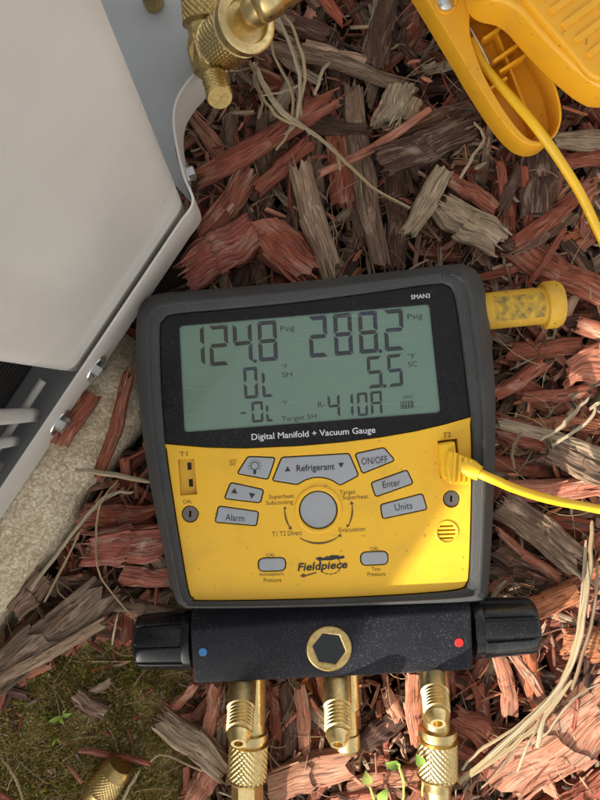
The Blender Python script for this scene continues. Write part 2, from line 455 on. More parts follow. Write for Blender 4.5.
# ------------------------------------------------------------------ outdoor unit
def unit():
    H = .450  # height and unseen far length stretched so the cabinet's shadow reaches the gauge
    u = thing('outdoor_unit', (*WL(-.2, -.1), .03), 'grey metal outdoor air conditioning unit standing on the concrete pad', 'air conditioner')
    # service panel: folded sheet with rounded edge towards the coil opening
    a, b = -.0600, .0500
    pl = [(-.119, b + .0052), (-.1158, b + .0042), (-.1132, b + .0020), (-.1119, b - .0012), (-.1115, b - .005), (-.1115, a + .010), (-.1120, a + .0062), (-.1140, a + .0028), (-.1172, a + .0007), (-.121, a), (-.135, a), (-.135, a + .0012), (-.121, a + .0012), (-.1177, a + .0018), (-.1148, a + .0037), (-.1131, a + .0066), (-.1127, a + .010), (-.1127, b - .005), (-.1131, b - .0016), (-.1142, b + .0012), (-.1165, b + .0031), (-.119, b + .004), (-.14, b + .004), (-.14, b + .0052)]
    prism('panel', [tuple(WL(*p)) for p in pl][::-1], .0505, H, M['panel'], u, smooth=50)
    # bottom closing lip of the panel
    prism('panel_lip', [tuple(WL(*p)) for p in [(-.1129, a + .004), (-.1129, b - .002), (-.134, b - .002), (-.134, a + .004)]], .0495, .0525, M['panel'], u)
    # body core behind the panel and top lid
    prism('body', [tuple(WL(*p)) for p in [(-.142, b - .004), (-.142, a + .0), (-.16, a), (-.16, -1.24), (-.45, -1.24), (-.45, b - .004)]], .05, H - .002, M['pan'], u)
    prism('lid', [tuple(WL(*p)) for p in [(-.1085, b + .004), (-.1085, -1.25), (-.46, -1.25), (-.46, b + .004)]], H, H + .02, M['panel'], u, bevel=.006)
    # coil with fins, each row a thin sheet
    for k in range(40):
        z = .056 + k * .0055
        prism('fin', [tuple(WL(*p)) for p in [(-.134, a - .004), (-.134, -1.2), (-.158, -1.2), (-.158, a - .004)]], z, z + .0012, M['fins'], u, smooth=0)
    # base pan: floor and the upturned flange along the wall, bent round towards the valves
    prism('base_pan', [tuple(WL(*p)) for p in [(-.1105, b + .001), (-.1105, -1.24), (-.45, -1.24), (-.45, b + .001)]], .034, .0385, M['pan'], u)
    path = [(-.1075, -1.24), (-.1075, -.30), (-.1075, -.1), (-.1075, b - .006)]
    pts = [WL(*p) for p in path] + [G(193, 205, .062).xy, G(184, 180, .062).xy, G(177, 150, .062).xy, G(174, 125, .062).xy, G(177, 106, .062).xy, G(186, 90, .062).xy, G(198, 76, .062).xy, G(210, 60, .062).xy]
    pts = pts[:3] + [Vector(p[:2]) for p in spline([(*q, 0) for q in pts[3:]], 6)]
    th = .0013; L, R = [], []
    for i, p in enumerate(pts):
        d = (pts[min(i + 1, len(pts) - 1)] - pts[max(i - 1, 0)]).normalized(); s = Vector((d.y, -d.x)); R.append(p + s * th / 2); L.append(p - s * th / 2)
    prism('flange', [tuple(p) for p in R + L[::-1]], .035, .0692, M['frame'], u, smooth=40)
    # valve shelf: horizontal plate beyond the panel corner
    sh = [G(x, y, .044).xy for x, y in [(192, 203), (182, 176), (175, 150), (173, 125), (177, 108), (188, 91), (203, 74), (208, 40), (215, -20), (190, -90), (40, -90), (60, 60)]]
    prism('valve_shelf', [tuple(p) for p in sh], .040, .0425, M['pan'], u)
    # guard wires in front of the coil
    def wire(pts, r=.0032):
        v, f = tube_data(pts, r, 12); mesh('guard_wire', v, f, M['wire'], u, 60)
    for k in range(5):
        z = .062 + k * .085
        wire([(*WL(-.1235, -1.2), z), (*WL(-.1235, a - .010), z), ], .0026)
    for k, t in enumerate([-.0895 - .0172 * q for q in range(15)]):
        z0 = .054 if k % 2 == 0 else .058
        pts = [(*WL(-.1185, t), z0)] + [(*WL(-.1185, t), z) for z in (z0 + .01, .2, H - .01)]
        rr = .0040 if k == 0 else .0030
        wire([(*WL(-.1185, t), z0 - .0035), (*WL(-.1185, t), z0 - .002)] + pts, [rr * .35, rr * .8, rr, rr, rr, rr])
    # hex head screws with washers in the flange
    def screw(n0, t, z, r, par):
        p = WL(n0, t); q = WL(n0 + .0052, t)
        s = lathe('screw', (*p, z), (*q, z), [(0, r * 1.35), (.16, r * 1.35), (.22, r * .98), (.9, r * .98), (1, r * .8)], M['steel'], par, seg=36, hexa=(.2, 1.0), smooth=25)
        lathe('washer', (*p, z), (*WL(n0 + .0011, t), z), [(0, r * 1.75), (1, r * 1.7)], M['steel'], s, seg=28)
    screw(-.1068, -.0870, .0460, .0050, u); screw(-.1068, -.0500, .0460, .0050, u); screw(-.1068, -.19, .0460, .0050, u)
    p = G(186, 175, .052); q = G(195, 172, .052)
    s = lathe('screw', p, q, [(0, .006), (.2, .006), (.25, .0043), (.9, .0043), (1, .0035)], M['steel'], u, seg=36, hexa=(.22, 1.0), smooth=25)
    # short refrigerant tube at the far edge of the shelf
    v, f = tube_data(spline([(*G(148, -14, .06).xy, .044), (*G(146, -20, .06).xy, .075), (*G(140, -60, .06).xy, .10)], 6), .006, 14)
    mesh('copper_tube', v, f, M['brass_old'], u, 60)
    # the cabinet has settled and leans a few degrees towards the gauge
    for o in u.children:
        for v in o.data.vertices:
            if v.co.z > .05: v.co.x += (v.co.z - .05) * .056
unit()

# ------------------------------------------------------------------ brass service valve and hose coupler
def valve():
    def G(px, py, z): return globals()['G'](px, py - 10, z)
    v = thing('service_valve', G(206, 60, .04), 'tarnished brass service valve with knurled caps on the outdoor unit', 'valve')
    b = M['brass_old']
    lathe('valve_body', G(204, 50, .070), G(216, 88, .078), [(0, .009), (.1, .0105), (.75, .0105), (.8, .0085), (1, .006)], b, v, seg=36, hexa=(.05, .78), smooth=25)
    lathe('mounting_stem', G(203, 66, .036), G(205, 62, .078), [(0, .008), (1, .008)], b, v)
    lathe('knurled_cap', G(207, 64, .070), G(201, -8, .074), [(0, .0062), (.20, .0062), (.2, .0088), (.38, .0092), (.42, .0118), (.86, .0118), (.9, .0108), (.9, .0)], b, v, knurl=(.42, .86, .0016, 34, 150, 22), smooth=50)
    stem = lathe('access_stem', G(213, 80, .078), G(216.5, 96, .088), [(0, .0056), (.35, .0056), (.4, .0046), (1, .0046)], b, v)
    lathe('stem_cap', G(215, 88, .084), G(220, 108, .093), [(0, .0058), (.08, .0068), (.12, .0068), (.9, .0068), (1, .0061)], b, v, knurl=(.12, .9, .0011, 20, 120, 16), smooth=50)
    h = thing('hose_coupler', G(240, 40, .08), 'knurled brass hose coupler screwed onto the service valve', 'coupler')
    b = M['brass']
    p0 = G(218, 57, .081); p1 = G(248, 30, .113)
    lathe('knurled_nut', p0, p1, [(0, .0092), (.05, .0122), (.12, .0136), (.76, .0142), (.78, .0126), (.84, .0126), (.85, .0148), (.97, .0148), (1, .0134), (1, .0105), (.93, .0098), (.93, .0)], b, h, knurl=(.12, .76, .0016, 34, 150, 24), smooth=50)
    lathe('neck', G(244, 33, .108), G(263, 12, .126), [(0, .0062), (.5, .0062), (.55, .0075), (.8, .0078), (1, .006)], b, h)
    lathe('elbow', G(253, 16, .128), G(300, -10, .128), [(0, .004), (.04, .0078), (.12, .0092), (.45, .0092), (.5, .0075), (1, .0075)], b, h, smooth=60)
    e = spline([G(292, -6, .128), G(315, -20, .126), G(345, -60, .118), G(380, -140, .07), G(420, -260, .03)], 8)
    vv, ff = tube_data(e, .0065, 14); mesh('hose', vv, ff, M['black'], h, 60)
valve()

# ------------------------------------------------------------------ the gauge
ZF = .0600            # face level
def gauge():
    g = thing('manifold_gauge', G(315, 450, .018), 'yellow digital manifold gauge in a grey rubber boot lying on the mulch', 'gauge')
    out = closed_spline([(135, 322), (141, 303), (156, 293), (205, 288.5), (300, 280.5), (395, 270), (450, 263.5), (469, 264.5), (482, 276), (489, 305), (494, 352), (497, 400), (496, 470), (493, 540), (490, 588), (487, 600), (474, 604), (400, 606.5), (300, 609), (196, 610), (180, 607), (172, 594), (160, 540), (148, 480), (139.5, 420), (135, 370)], 5)
    inn = closed_spline([(160, 332), (164, 320), (176, 314), (230, 309), (300, 302), (380, 291.5), (430, 284.5), (446, 285), (454, 296), (460, 330), (466, 380), (471, 425), (472, 470), (471, 530), (469.5, 570), (467, 583), (456, 590), (400, 595), (300, 599.5), (204, 601), (193, 598.5), (188, 590), (181, 550), (173, 500), (166, 450), (161.5, 390)], 5)
    m = len(out)
    def lerp(t): return [((1 - t) * a[0] + t * b[0], (1 - t) * a[1] + t * b[1]) for a, b in zip(out, inn)]
    rows = [(0.10, .0205, out), (0, .0235, out), (0, .040, out), (.03, .0435, None), (.20, .0560, None), (.24, .0575, None), (.42, .0640, None), (.50, .0655, None), (.60, .0658, None), (.64, .0650, None), (.66, .0636, None), (.90, .0628, None), (.96, .0618, None), (1.0, .0596, None), (1.0, .050, None)]
    vs, fs = [], []
    for t, z, _ in rows:
        for x, y in lerp(t): p = G(x, y, .045); vs.append((p.x * .985 + (.985 - 1) * 0, p.y * .985, z)) if False else vs.append((G(x, y, .045 if t < .05 else min(z, .062)).x, G(x, y, .045 if t < .05 else min(z, .062)).y, z))
    for i in range(len(rows) - 1):
        for k in range(m):
            k2 = (k + 1) % m; fs.append((i * m + k, i * m + k2, (i + 1) * m + k2, (i + 1) * m + k)[::-1])
    fs.append(tuple(range(m)))
    boot = mesh('rubber_boot', vs, fs, M['rubber'], g, 28)
    text('HIGH', 452, 274.5, 20, 6.2, .0661, M['black'], boot, 5.5, thick=.0003)

    # inner case that closes the space under the openings
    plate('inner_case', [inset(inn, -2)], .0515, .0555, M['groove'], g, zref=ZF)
    # black bezel with the display opening
    ytop = [(164, 444), (205, 447.5), (245, 448.5), (300, 446), (340, 442.5), (380, 437.5), (415, 431.5), (445, 424.5), (471, 417)]
    top = [p for p in inset(inn, .6) if (p[1] < 446 - max(0, (p[0] - 250)) * .10)]
    # order the upper outline from left to right along the top
    lft = sorted([p for p in top if p[0] < 175 and p[1] > 316], key=lambda p: -p[1]); rgt = sorted([p for p in top if p[0] > 448 and p[1] > 287], key=lambda p: p[1])
    mid = sorted([p for p in top if p not in lft and p not in rgt], key=lambda p: p[0])
    lft = [p for p in lft if p[1] < 441]; rgt = [p for p in rgt if p[1] < 414]
    bez = lft + mid + rgt + [(470.5, 416.2)] + [(x, y - .8) for x, y in ytop[::-1][1:]]
    lcd = rounded([(179, 326), (429.5, 304.2), (440.7, 412.5), (184.2, 432.5)], 4)
    plate('bezel', [bez, lcd], .0555, ZF, M['bezel'], g, bevel=.5)
    plate('display', [inset(lcd, -1.5)], .0556, .0583, M['lcd'], g, zref=ZF)
    plate('display_window', [inset(lcd, .15)], .0591, .0597, M['window'], g, zref=ZF)
    # display contents
    ZD = .05842
    SEG = {'a': ((0, 1), (1, 1)), 'b': ((1, 1), (1, .5)), 'c': ((1, .5), (1, 0)), 'd': ((0, 0), (1, 0)), 'e': ((0, .5), (0, 0)), 'f': ((0, 1), (0, .5)), 'g': ((0, .5), (1, .5))}
    CH = {'0': 'abcdef', '1': 'bc', '2': 'abged', '4': 'fgbc', '5': 'afgcd', '8': 'abcdefg', 'A': 'abcefg', 'L': 'fed'}
    def digit(ch, x0, x1, y0, y1, w):
        # x0,x1: left/right at mid height, y0 top, y1 bottom
        vs, fs = [], []; tilt = -.085 if True else 0
        def pt(u, v):
            # u 0..1 across, v 0..1 up
            x = x0 + (x1 - x0) * u; y = y1 + (y0 - y1) * v - (u - .5) * (x1 - x0) * .085
            x += (v - .5) * -(y1 - y0) * .085 * -1 * -.55
            return Vector((x, y))
        for s in CH[ch]:
            (ua, va), (ub, vb) = SEG[s]; a = pt(ua, va); b = pt(ub, vb)
            d = (b - a).normalized(); n = Vector((-d.y, d.x))
            if s == 'a' or s == 'd' or s in 'bcef':
                c = pt(.5, .25 if va + vb < 1 else .75) if s != 'g' else None
                if (c - a).dot(n) < 0: n = -n
            a2 = a + d * w * .62; b2 = b - d * w * .62
            if s == 'g': quad = [a + d * w * .25, a2 + n * w * .5, b2 + n * w * .5, b - d * w * .25, b2 - n * w * .5, a2 - n * w * .5]
            else: quad = [a + d * w * .18, b - d * w * .18, b - d * w * .95 + n * w, a + d * w * .95 + n * w]
            k = len(vs)
            for q in quad: p = G(q.x, q.y, ZF); vs.append((p.x, p.y, ZD))
            fs.append(tuple(range(k, k + len(quad))))
        me = mesh('digit_segments', vs, fs, M['segment'], g, 0)
        return me
    def dot(x, y, r=1.7):
        p = [G(x + a * r, y + b * r, ZF) for a, b in ((-1, -1), (1, -1), (1, 1), (-1, 1))]
        mesh('decimal_point', [(q.x, q.y, ZD) for q in p], [(0, 1, 2, 3)], M['segment'], g, 0)
    for ch, a, b, y0, y1, w in [('1', 186, 204, 326, 366, 4), ('2', 209, 228, 325, 365.5, 4), ('4', 233, 252, 323, 363, 4), ('8', 258, 277, 320.5, 361, 4),
                                ('2', 309, 327.5, 315.5, 357, 4.2), ('8', 334, 352.5, 313, 355, 4.2), ('8', 359, 378, 311, 353, 4.2), ('2', 384.5, 404, 309, 350.5, 4.2),
                                ('0', 243.5, 257.5, 367, 398.5, 3.2), ('L', 262, 273, 371, 397, 3.0), ('5', 367.5, 382.5, 356, 388, 3.4), ('5', 388, 403, 354, 386.5, 3.4),
                                ('0', 251.5, 263, 401.5, 422.5, 2.6), ('L', 266, 273.5, 404, 421.5, 2.4), ('4', 328, 340, 394.5, 417.5, 2.6), ('1', 344, 353.5, 393.5, 417, 2.6),
                                ('0', 357.5, 368, 392.5, 416, 2.6), ('A', 371, 382.5, 391, 415, 2.6)]:
        digit(ch, a, b, y0, y1, w)
    dot(254.8, 361); dot(380.8, 351); dot(385.2, 386)
    text('-', 243.5, 413, 6, 1.8, ZD, M['segment'], g, 4)
    for s, x, y, w, h in [('Psig', 287.5, 329, 14, 7), ('Psig', 415, 317, 15, 7.4), ('°F', 284.5, 366, 6, 4.2), ('SH', 287, 374.5, 10, 5.2), ('°F', 284.5, 402.5, 6, 4.2), ('Target SH', 299, 418.3, 35, 6.4),
                          ('R-', 321.5, 404.5, 7, 6), ('°F', 411.5, 356, 7.5, 5.2), ('SC', 412.5, 364, 9, 5.4), ('APO', 408, 397, 10, 3.2)]:
        text(s, x, y, w, h, ZD, M['segment'], g, 4.5)
    bat = rounded([(400.5, 402), (414, 400.8), (414.6, 407.8), (401, 409)], 1.5)
    plate('battery_symbol', [bat, inset(bat, .7)], ZD - .0001, ZD, M['segment'], g, zref=ZF)
    for k in range(4):
        x = 402.4 + k * 2.9; y = 405.3 - k * .24
        plate('battery_bar', [[(x, y - 2.2), (x + 1.8, y - 2.4), (x + 2, y + 2.3), (x + .2, y + 2.5)]], ZD - .0001, ZD, M['segment'], g, zref=ZF)
    text('Digital Manifold + Vacuum Gauge', 313.5, 434.3, 124, 8.2, ZF + .00012, M['white_ink'], g, 3.4, bold=.16)
    text('SMAN3', 420.5, 296.3, 19, 4.6, ZF + .00012, M['white_ink'], g, 5, bold=.2)

    # yellow face with real openings
    yo = [(x, y) for x, y in ytop]
    low = [p for p in inset(inn, .8) if p[1] > 420]
    R_ = sorted([p for p in low if p[0] > 464 and p[1] < 584 and p[1] > 421], key=lambda p: p[1]); L_ = sorted([p for p in low if p[0] < 190.5 and p[1] > 447 and p[1] < 597], key=lambda p: -p[1])
    B_ = sorted([p for p in low if p not in R_ and p not in L_ and p[1] > 560], key=lambda p: -p[0])
    face = yo + R_ + B_ + L_
    ring = [(318.3 + 33 * math.cos(a), 509.5 + 33 * math.sin(a)) for a in [math.radians(x) for x in range(-49, -133, -8)]]
    B = {
        'light': [(248, 457), (274.6, 458), (267.6, 478.6), (238, 473)],
        'arrows': [(231, 483), (263, 490), (260, 502), (225, 498)],
        'alarm': [(219, 506.5), (258, 512), (256, 525), (215.6, 521.5)],
        'refrigerant': [(282, 457.8), (348.7, 454), (358, 475)] + ring + [(273, 480)],
        'on_off': [(355.7, 454), (383.7, 448), (394, 460), (362.7, 472.7)],
        'enter': [(371.7, 483), (406.7, 470.5), (412.5, 483), (376, 496)],
        'units': [(381, 505), (422, 494), (426.5, 508.7), (383, 518)]}
    B = {k: rounded(v, 2.2 if k != 'refrigerant' else 2.0, 3) for k, v in B.items()}
    B['dial'] = circ(318.3, 509.8, 18.2, 40)
    B['cal_a'] = rounded([(258.8, 558.6), (285, 557.8), (285.2, 570), (259, 570.8)], 6, 5)
    B['cal_b'] = rounded([(361, 552.6), (387.2, 551.4), (387.6, 563.6), (361.4, 564.8)], 6, 5)
    sock1 = [(177.6, 459.6), (194, 458.4), (197, 494), (180.4, 495.6)]; sock2 = [(437.7, 441), (457, 438.7), (460, 475), (440.5, 478)]
    slots = []
    for k in range(4):
        y = 526 + k * 4; hw = math.sqrt(max(9 ** 2 - (y - 532) ** 2, 9)); slots.append([(446.7 - hw, y - .7 + .3), (446.7 + hw, y - .7 - .3), (446.7 + hw, y + .7 - .3), (446.7 - hw, y + .7 + .3)])
    holes = [inset(p, -1.2) for p in B.values()] + [sock1, sock2, circ(190, 514, 8.6, 24), circ(451.5, 498.8, 8.6, 24)] + slots
    plate('faceplate', [face] + holes, .0556, ZF + .0004, M['yellow'], g, bevel=.7, zref=ZF)
    plate('dial_ring', [circ(318.3, 509.6, 24, 48), circ(318.3, 509.8, 19.4, 40)], ZF - .0002, ZF + .0012, M['yellow'], g, bevel=1.2, zref=ZF)
    plate('speaker_ring', [circ(446.7, 532, 12, 32), circ(446.7, 532, 9.6, 32)], ZF - .0002, ZF + .0009, M['yellow'], g, bevel=.7, zref=ZF)
    names = {'dial': 'round_button', 'cal_a': 'calibration_button', 'cal_b': 'calibration_button'}
    for k, lp in B.items():
        plate(names.get(k, 'button'), [lp], .0556, ZF + (.0006 if k != 'dial' else .0002), M['button'], g, bevel=.8, zref=ZF)
    ZB = ZF + .00072; ZT = ZF + .00052
    text('Refrigerant', 315.5, 468.3, 38, 8.6, ZB, M['ink'], g, 3.2, bold=.25)
    text('ON/OFF', 374.5, 460.3, 26, 7, ZB, M['ink'], g, 5)
    text('Enter', 391.5, 483.5, 18, 6.6, ZB, M['ink'], g, 9)
    text('Units', 403.5, 506.4, 17.5, 6.8, ZB, M['ink'], g, 8)
    text('Alarm', 235, 517.8, 19, 6.6, ZB, M['ink'], g, -4)
    def tri(cx, cy, s, up, rot, mat=M['ink'], z=ZB):
        pts = []
        for a in (90, 210, 330):
            r = math.radians(a + (0 if up else 180) + rot); pts.append((cx + s * math.cos(r), cy - s * math.sin(r)))
        ps = [G(x, y, ZF) for x, y in pts]; mesh('arrow_mark', [(p.x, p.y, z) for p in ps], [(0, 1, 2)], mat, g, 0)
    tri(287.6, 469.6, 3.3, True, 3); tri(341, 464.4, 3.3, False, 3); tri(234.5, 491.3, 3.6, True, -8); tri(252, 495, 3.6, False, -8)
    # lamp symbol
    plate('lamp_symbol', [circ(254.8, 465.8, 4.2, 20), circ(254.8, 465.8, 3.5, 20)], ZB - .0001, ZB, M['ink'], g, zref=ZF)
    plate('lamp_symbol', [[(253.3, 470.2), (256.3, 470.2), (256.1, 474), (253.5, 474)]], ZB - .0001, ZB, M['ink'], g, zref=ZF)
    for a in range(-30, 211, 30):
        r = math.radians(a); c, s = math.cos(r), math.sin(r); q = [(254.8 + c * d + o * -s * .3, 465.8 - s * d - o * c * .3) for d, o in ((5.0, -1), (6.8, -1), (6.8, 1), (5.0, 1))]
        plate('lamp_ray', [q], ZB - .0001, ZB, M['ink'], g, zref=ZF)
    # printing on the yellow
    for s, x, y, w, h, a in [('Superheat', 281.5, 497, 25, 5.6, 3), ('Subcooling', 279.5, 503, 27, 5.6, 3), ('Target', 347.5, 492.8, 16, 5.6, 3), ('Superheat', 355.5, 497.6, 26, 5.6, 3),
                             ('T1 T2 Direct', 287, 533.4, 30, 4.8, 3), ('Evacuation', 352, 529.4, 26, 4.6, 3), ('T1', 183.5, 454, 8, 4.6, 4), ('T2', 447, 434.8, 8, 4.8, 5), ('CAL', 187.5, 501.5, 9, 3.6, 3),
                             ('AUTO', 233, 460.8, 8, 2.6, 5), ('OFF', 232.5, 464.4, 6.5, 2.6, 5), ('CAL', 270.5, 555, 9, 3.4, 2), ('CAL', 374.5, 548.6, 9, 3.6, 2),
                             ('Atmospheric', 271.5, 574.6, 25, 4.2, 2), ('Pressure', 272.5, 580, 17.5, 4.2, 2), ('Test', 376, 568.9, 9, 3.8, 2), ('Pressure', 376.5, 574, 18, 4.2, 2)]:
        text(s, x, y, w, h, ZT, M['ink_brown'], g, a)
    def arc(a0, a1, r, w, mat=M['ink_brown']):
        n = 14; o, i = [], []
        for k in range(n + 1):
            a = math.radians(a0 + (a1 - a0) * k / n); ww = w * math.sin(math.pi * (k + 2) / (n + 4))
            o.append((318.3 + (r + ww) * math.cos(a), 509.6 - (r + ww) * math.sin(a))); i.append((318.3 + (r - ww) * math.cos(a), 509.6 - (r - ww) * math.sin(a)))
        plate('dial_arc', [o + i[::-1]], ZT - .0001, ZT, mat, g, zref=ZF)
    arc(236, 308, 33.5, 1.0); arc(178, 214, 33.5, .9); arc(332, 370, 34, .9)
    tri(290.5, 528, 2.4, False, 40, M['ink_brown'], ZT); tri(340, 535.3, 2.4, True, -30, M['ink_brown'], ZT); tri(351.6, 503, 2.4, True, 5, M['ink_brown'], ZT); tri(347.6, 525.6, 2.2, False, -20, M['ink_brown'], ZT); tri(285, 508, 2.0, True, 0, M['ink_brown'], ZT)
    # maker's mark: slanted word over a toothed wheel with a bar above
    text('Fieldpiece', 322.5, 567, 50, 10.5, ZT + .0001, M['ink'], g, 3.5, shear=.18, bold=.45, name='maker_word')
    gear = []; gi = []
    for k in range(30):
        a = 2 * math.pi * k / 30; r = 12.0 if k % 2 else 11.0; gear.append((330 + r * math.cos(a), 565 + r * .82 * math.sin(a))); gi.append((330 + 10.5 * math.cos(a), 565 + 8.55 * math.sin(a)))
    plate('maker_wheel', [gear, gi], ZT - .0002, ZT - .00005, M['ink_brown'], g, zref=ZF)
    plate('maker_bar', [[(315, 558.2), (320, 556.4), (322, 557.6), (329, 556.8), (331, 555), (338, 555), (340, 556.2), (343, 555.2), (345, 557), (342.5, 558.6), (336, 558.9), (331, 560.2), (324, 560), (319, 560.8)]], ZT - .0001, ZT, M['ink'], g, zref=ZF)
    plate('maker_bar', [[(300, 575.6), (303, 573.2), (306, 574.6), (316, 571.6), (317, 572.8), (306, 576.2), (303, 577.6)]], ZT - .0001, ZT, M['ink_brown'], g, zref=ZF)
    # sockets and calibration screws
    plate('probe_socket', [inset(sock1, .3), [(186.5, 463), (190.8, 462.6), (191.2, 470), (187, 470.4)], [(188, 479.5), (192.3, 479.2), (192.8, 487), (188.5, 487.4)]], .0556, .0582, M['yellow_dull'], g, zref=ZF)
    for y in (466.5, 483.2): plate('socket_slot', [[(186 + (y - 466) * .1, y - 4), (191.2 + (y - 466) * .1, y - 4.2), (191.6 + (y - 466) * .1, y + 4), (186.4 + (y - 466) * .1, y + 4.2)]], .0556, .0565, M['black'], g, zref=ZF)
    for x, y, mt in ((190, 514, 'screw_dark'), (451.5, 498.8, 'steel')):
        sl = [(x - .9, y - 3.2), (x + 1.1, y - 3.0), (x + .9, y + 3), (x - 1.1, y + 3)]
        plate('calibration_screw', [circ(x, y, 7.8, 28), sl], .0556, ZF - .0003, M['screw_dark'], g, bevel=.6, zref=ZF)
    # yellow ribbed pull handle sticking out of the back to the right
    a = G(480, 312, .036); b = G(559, 304, .036)
    hd = lathe('handle', a, b, [(0, .0108), (.79, .0108), (.795, .0132), (.82, .0139), (.95, .0139), (1, .0126), (1, 0)], M['yellow_dull'], g, seg=48, smooth=40)
    # worn print wrapped on the handle
    ax = (b - a).normalized(); sd_ = ax.cross(Vector((0, 0, 1))).normalized(); vs, fs = [], []
    for i in range(13):
        for k in range(11):
            an = math.radians(48 + 80 * k / 10); p = a + ax * ((b - a).length * (.13 + .62 * i / 12)); vs.append(p + sd_ * math.cos(an) * .01088 + Vector((0, 0, 1)) * math.sin(an) * .01088)
    for i in range(12):
        for k in range(10): q = i * 11 + k; fs.append((q, q + 1, q + 12, q + 11))
    mesh('worn_print', vs, fs, M['worn_print'], hd, 180)
    return g
GA = gauge()

def manifold(g):
    # block: profile from boot down to the lower edge, a sloping shoulder then the flat top
    xl, xr = 190.5, 471; vs, fs = [], []
    prof = [(-36, .020), (-36, .042), (-24, .048), (0, .0575), (2, .0583), (4, .0586), (52, .0586), (55, .0580), (57, .0562), (58, .030), (54, .022), (-30, .0205)]
    cols = [(0, 1.2), (.006, .3), (.012, 0), (.988, 0), (.994, .3), (1, 1.2)]
    for u, e in cols:
        for d, z in prof:
            x = xl + (xr - xl) * u + (d - 0) * .06 * (1 - u) + d * .03 * u; y = 628 + (608.5 - 628) * u + d * (1 + .12 * u * 0) + (d / 57 * 6 * u if d > 0 else 0) + (12 * u if d < -20 else 0)
            p = G(x, y, .0586); vs.append((p.x, p.y, z - (e * .0006 if z > .05 else 0)))
    m = len(prof)
    for i in range(len(cols) - 1):
        for k in range(m): k2 = (k + 1) % m; fs.append((i * m + k, i * m + k2, (i + 1) * m + k2, (i + 1) * m + k)[::-1])
    fs.append(tuple(range(m))); fs.append(tuple(range(5 * m, 6 * m))[::-1])
    blk = mesh('manifold_block', vs, fs, M['block'], g, 25)
    # sight glass
    hexo = [(329 + 16.5 * math.cos(math.radians(a + 8)), 649 + 16.5 * math.sin(math.radians(a + 8))) for a in range(0, 360, 60)]
    plate('sight_ring', [circ(329, 649, 23, 48), hexo], .050, .0596, M['brass_old'], g, bevel=1.6, zref=.0596)
    plate('sight_glass', [circ(329, 649, 20, 32)], .0586, .0588, M['glass_dark'], g, zref=.0596)
    plate('blue_mark', [circ(203, 652, 4.2, 24)], .0585, .0590, M['blue_dot'], g, bevel=.3, zref=.0586)
    plate('red_mark', [circ(459, 642.5, 4.4, 24)], .0585, .0590, M['red_dot'], g, bevel=.3, zref=.0586)
    # fluted knobs
    def knob(p0, p1, r, flip):
        p0 = Vector(p0); p1 = Vector(p1); ax = (p1 - p0).normalized(); L = (p1 - p0).length; s = ax.cross(Vector((0, 0, 1))).normalized(); u = s.cross(ax)
        seg = 144; vs, fs = [], []
        rows = [(0, .93, 0), (.0, 1.0, 0), (.12, 1.0, 0), (.14, .985, 0), (.16, 1.0, 1), (.80, .945, 1), (.90, .925, .8), (.96, .88, .4), (.99, .82, 0), (1.0, .74, 0)]
        for t, rr, fl in rows:
            for k in range(seg):
                a = 2 * math.pi * k / seg; f = (a * 9 / 2 / math.pi) % 1; gcut = 1.0
                if fl: gcut = 1 - fl * (.09 if f < .18 else (.012 if f < .24 or f > .94 else 0))
                vs.append(p0 + ax * t * L + (s * math.cos(a) + u * math.sin(a)) * r * rr * gcut)
        for i in range(len(rows) - 1):
            for k in range(seg): k2 = (k + 1) % seg; fs.append((i * seg + k, i * seg + k2, (i + 1) * seg + k2, (i + 1) * seg + k))
        fs.append(tuple(range(seg))[::-1]); fs.append(tuple(range((len(rows) - 1) * seg, len(rows) * seg)))
        k_ = mesh('valve_knob', vs, fs, M['knob'], g, 30)
        return k_
    knob(G(193, 639, .042), G(137.5, 641.5, .042), .0162, 1)
    knob(G(470, 628, .042), G(534, 625, .042), .0168, 0)
    # three port pairs
    ports = [((243, 676, .046), (238.5, 744, .080), (252, 655, .031), 1), ((337, 672, .046), (338, 745, .080), (344, 652, .031), 0), ((432, 664, .046), (438, 724, .078), (434, 640, .031), 1)]
    for i, (a, b, lo, hose) in enumerate(ports):
        A = G(*a); Bp = G(*b)
        pr = [(0, .0078), (.50, .0078), (.52, .0062)]
        t = .53
        for k in range(6): pr += [(t, .0062), (t + .018, .0073), (t + .030, .0073), (t + .046, .0062)]; t += .05
        pr += [(t + .01, .0062), (.86, .0066), (.88, .0066), (1.0, .0040), (1.0, .0024), (.90, .0022), (.90, 0)]
        lathe('upper_port', A, Bp, pr, M['brass'], g, seg=40, smooth=30)
        x, y, z = lo; P = G(x, y, z)
        endx = {0: G(252, 738, z), 1: G(348, 752, z), 2: G(437, 738, z)}[i]
        pr = [(0, .0085), (.80, .0085), (.82, .0078), (1, .0078)] if hose else [(0, .0080), (.55, .0080), (.57, .0064), (.80, .0064), (.81, .0074), (.95, .0074), (1, .005)]
        lathe('lower_port', P, endx, pr, M['brass'], g, seg=40, hexa=(0, .8) if hose else None)
manifold(GA)

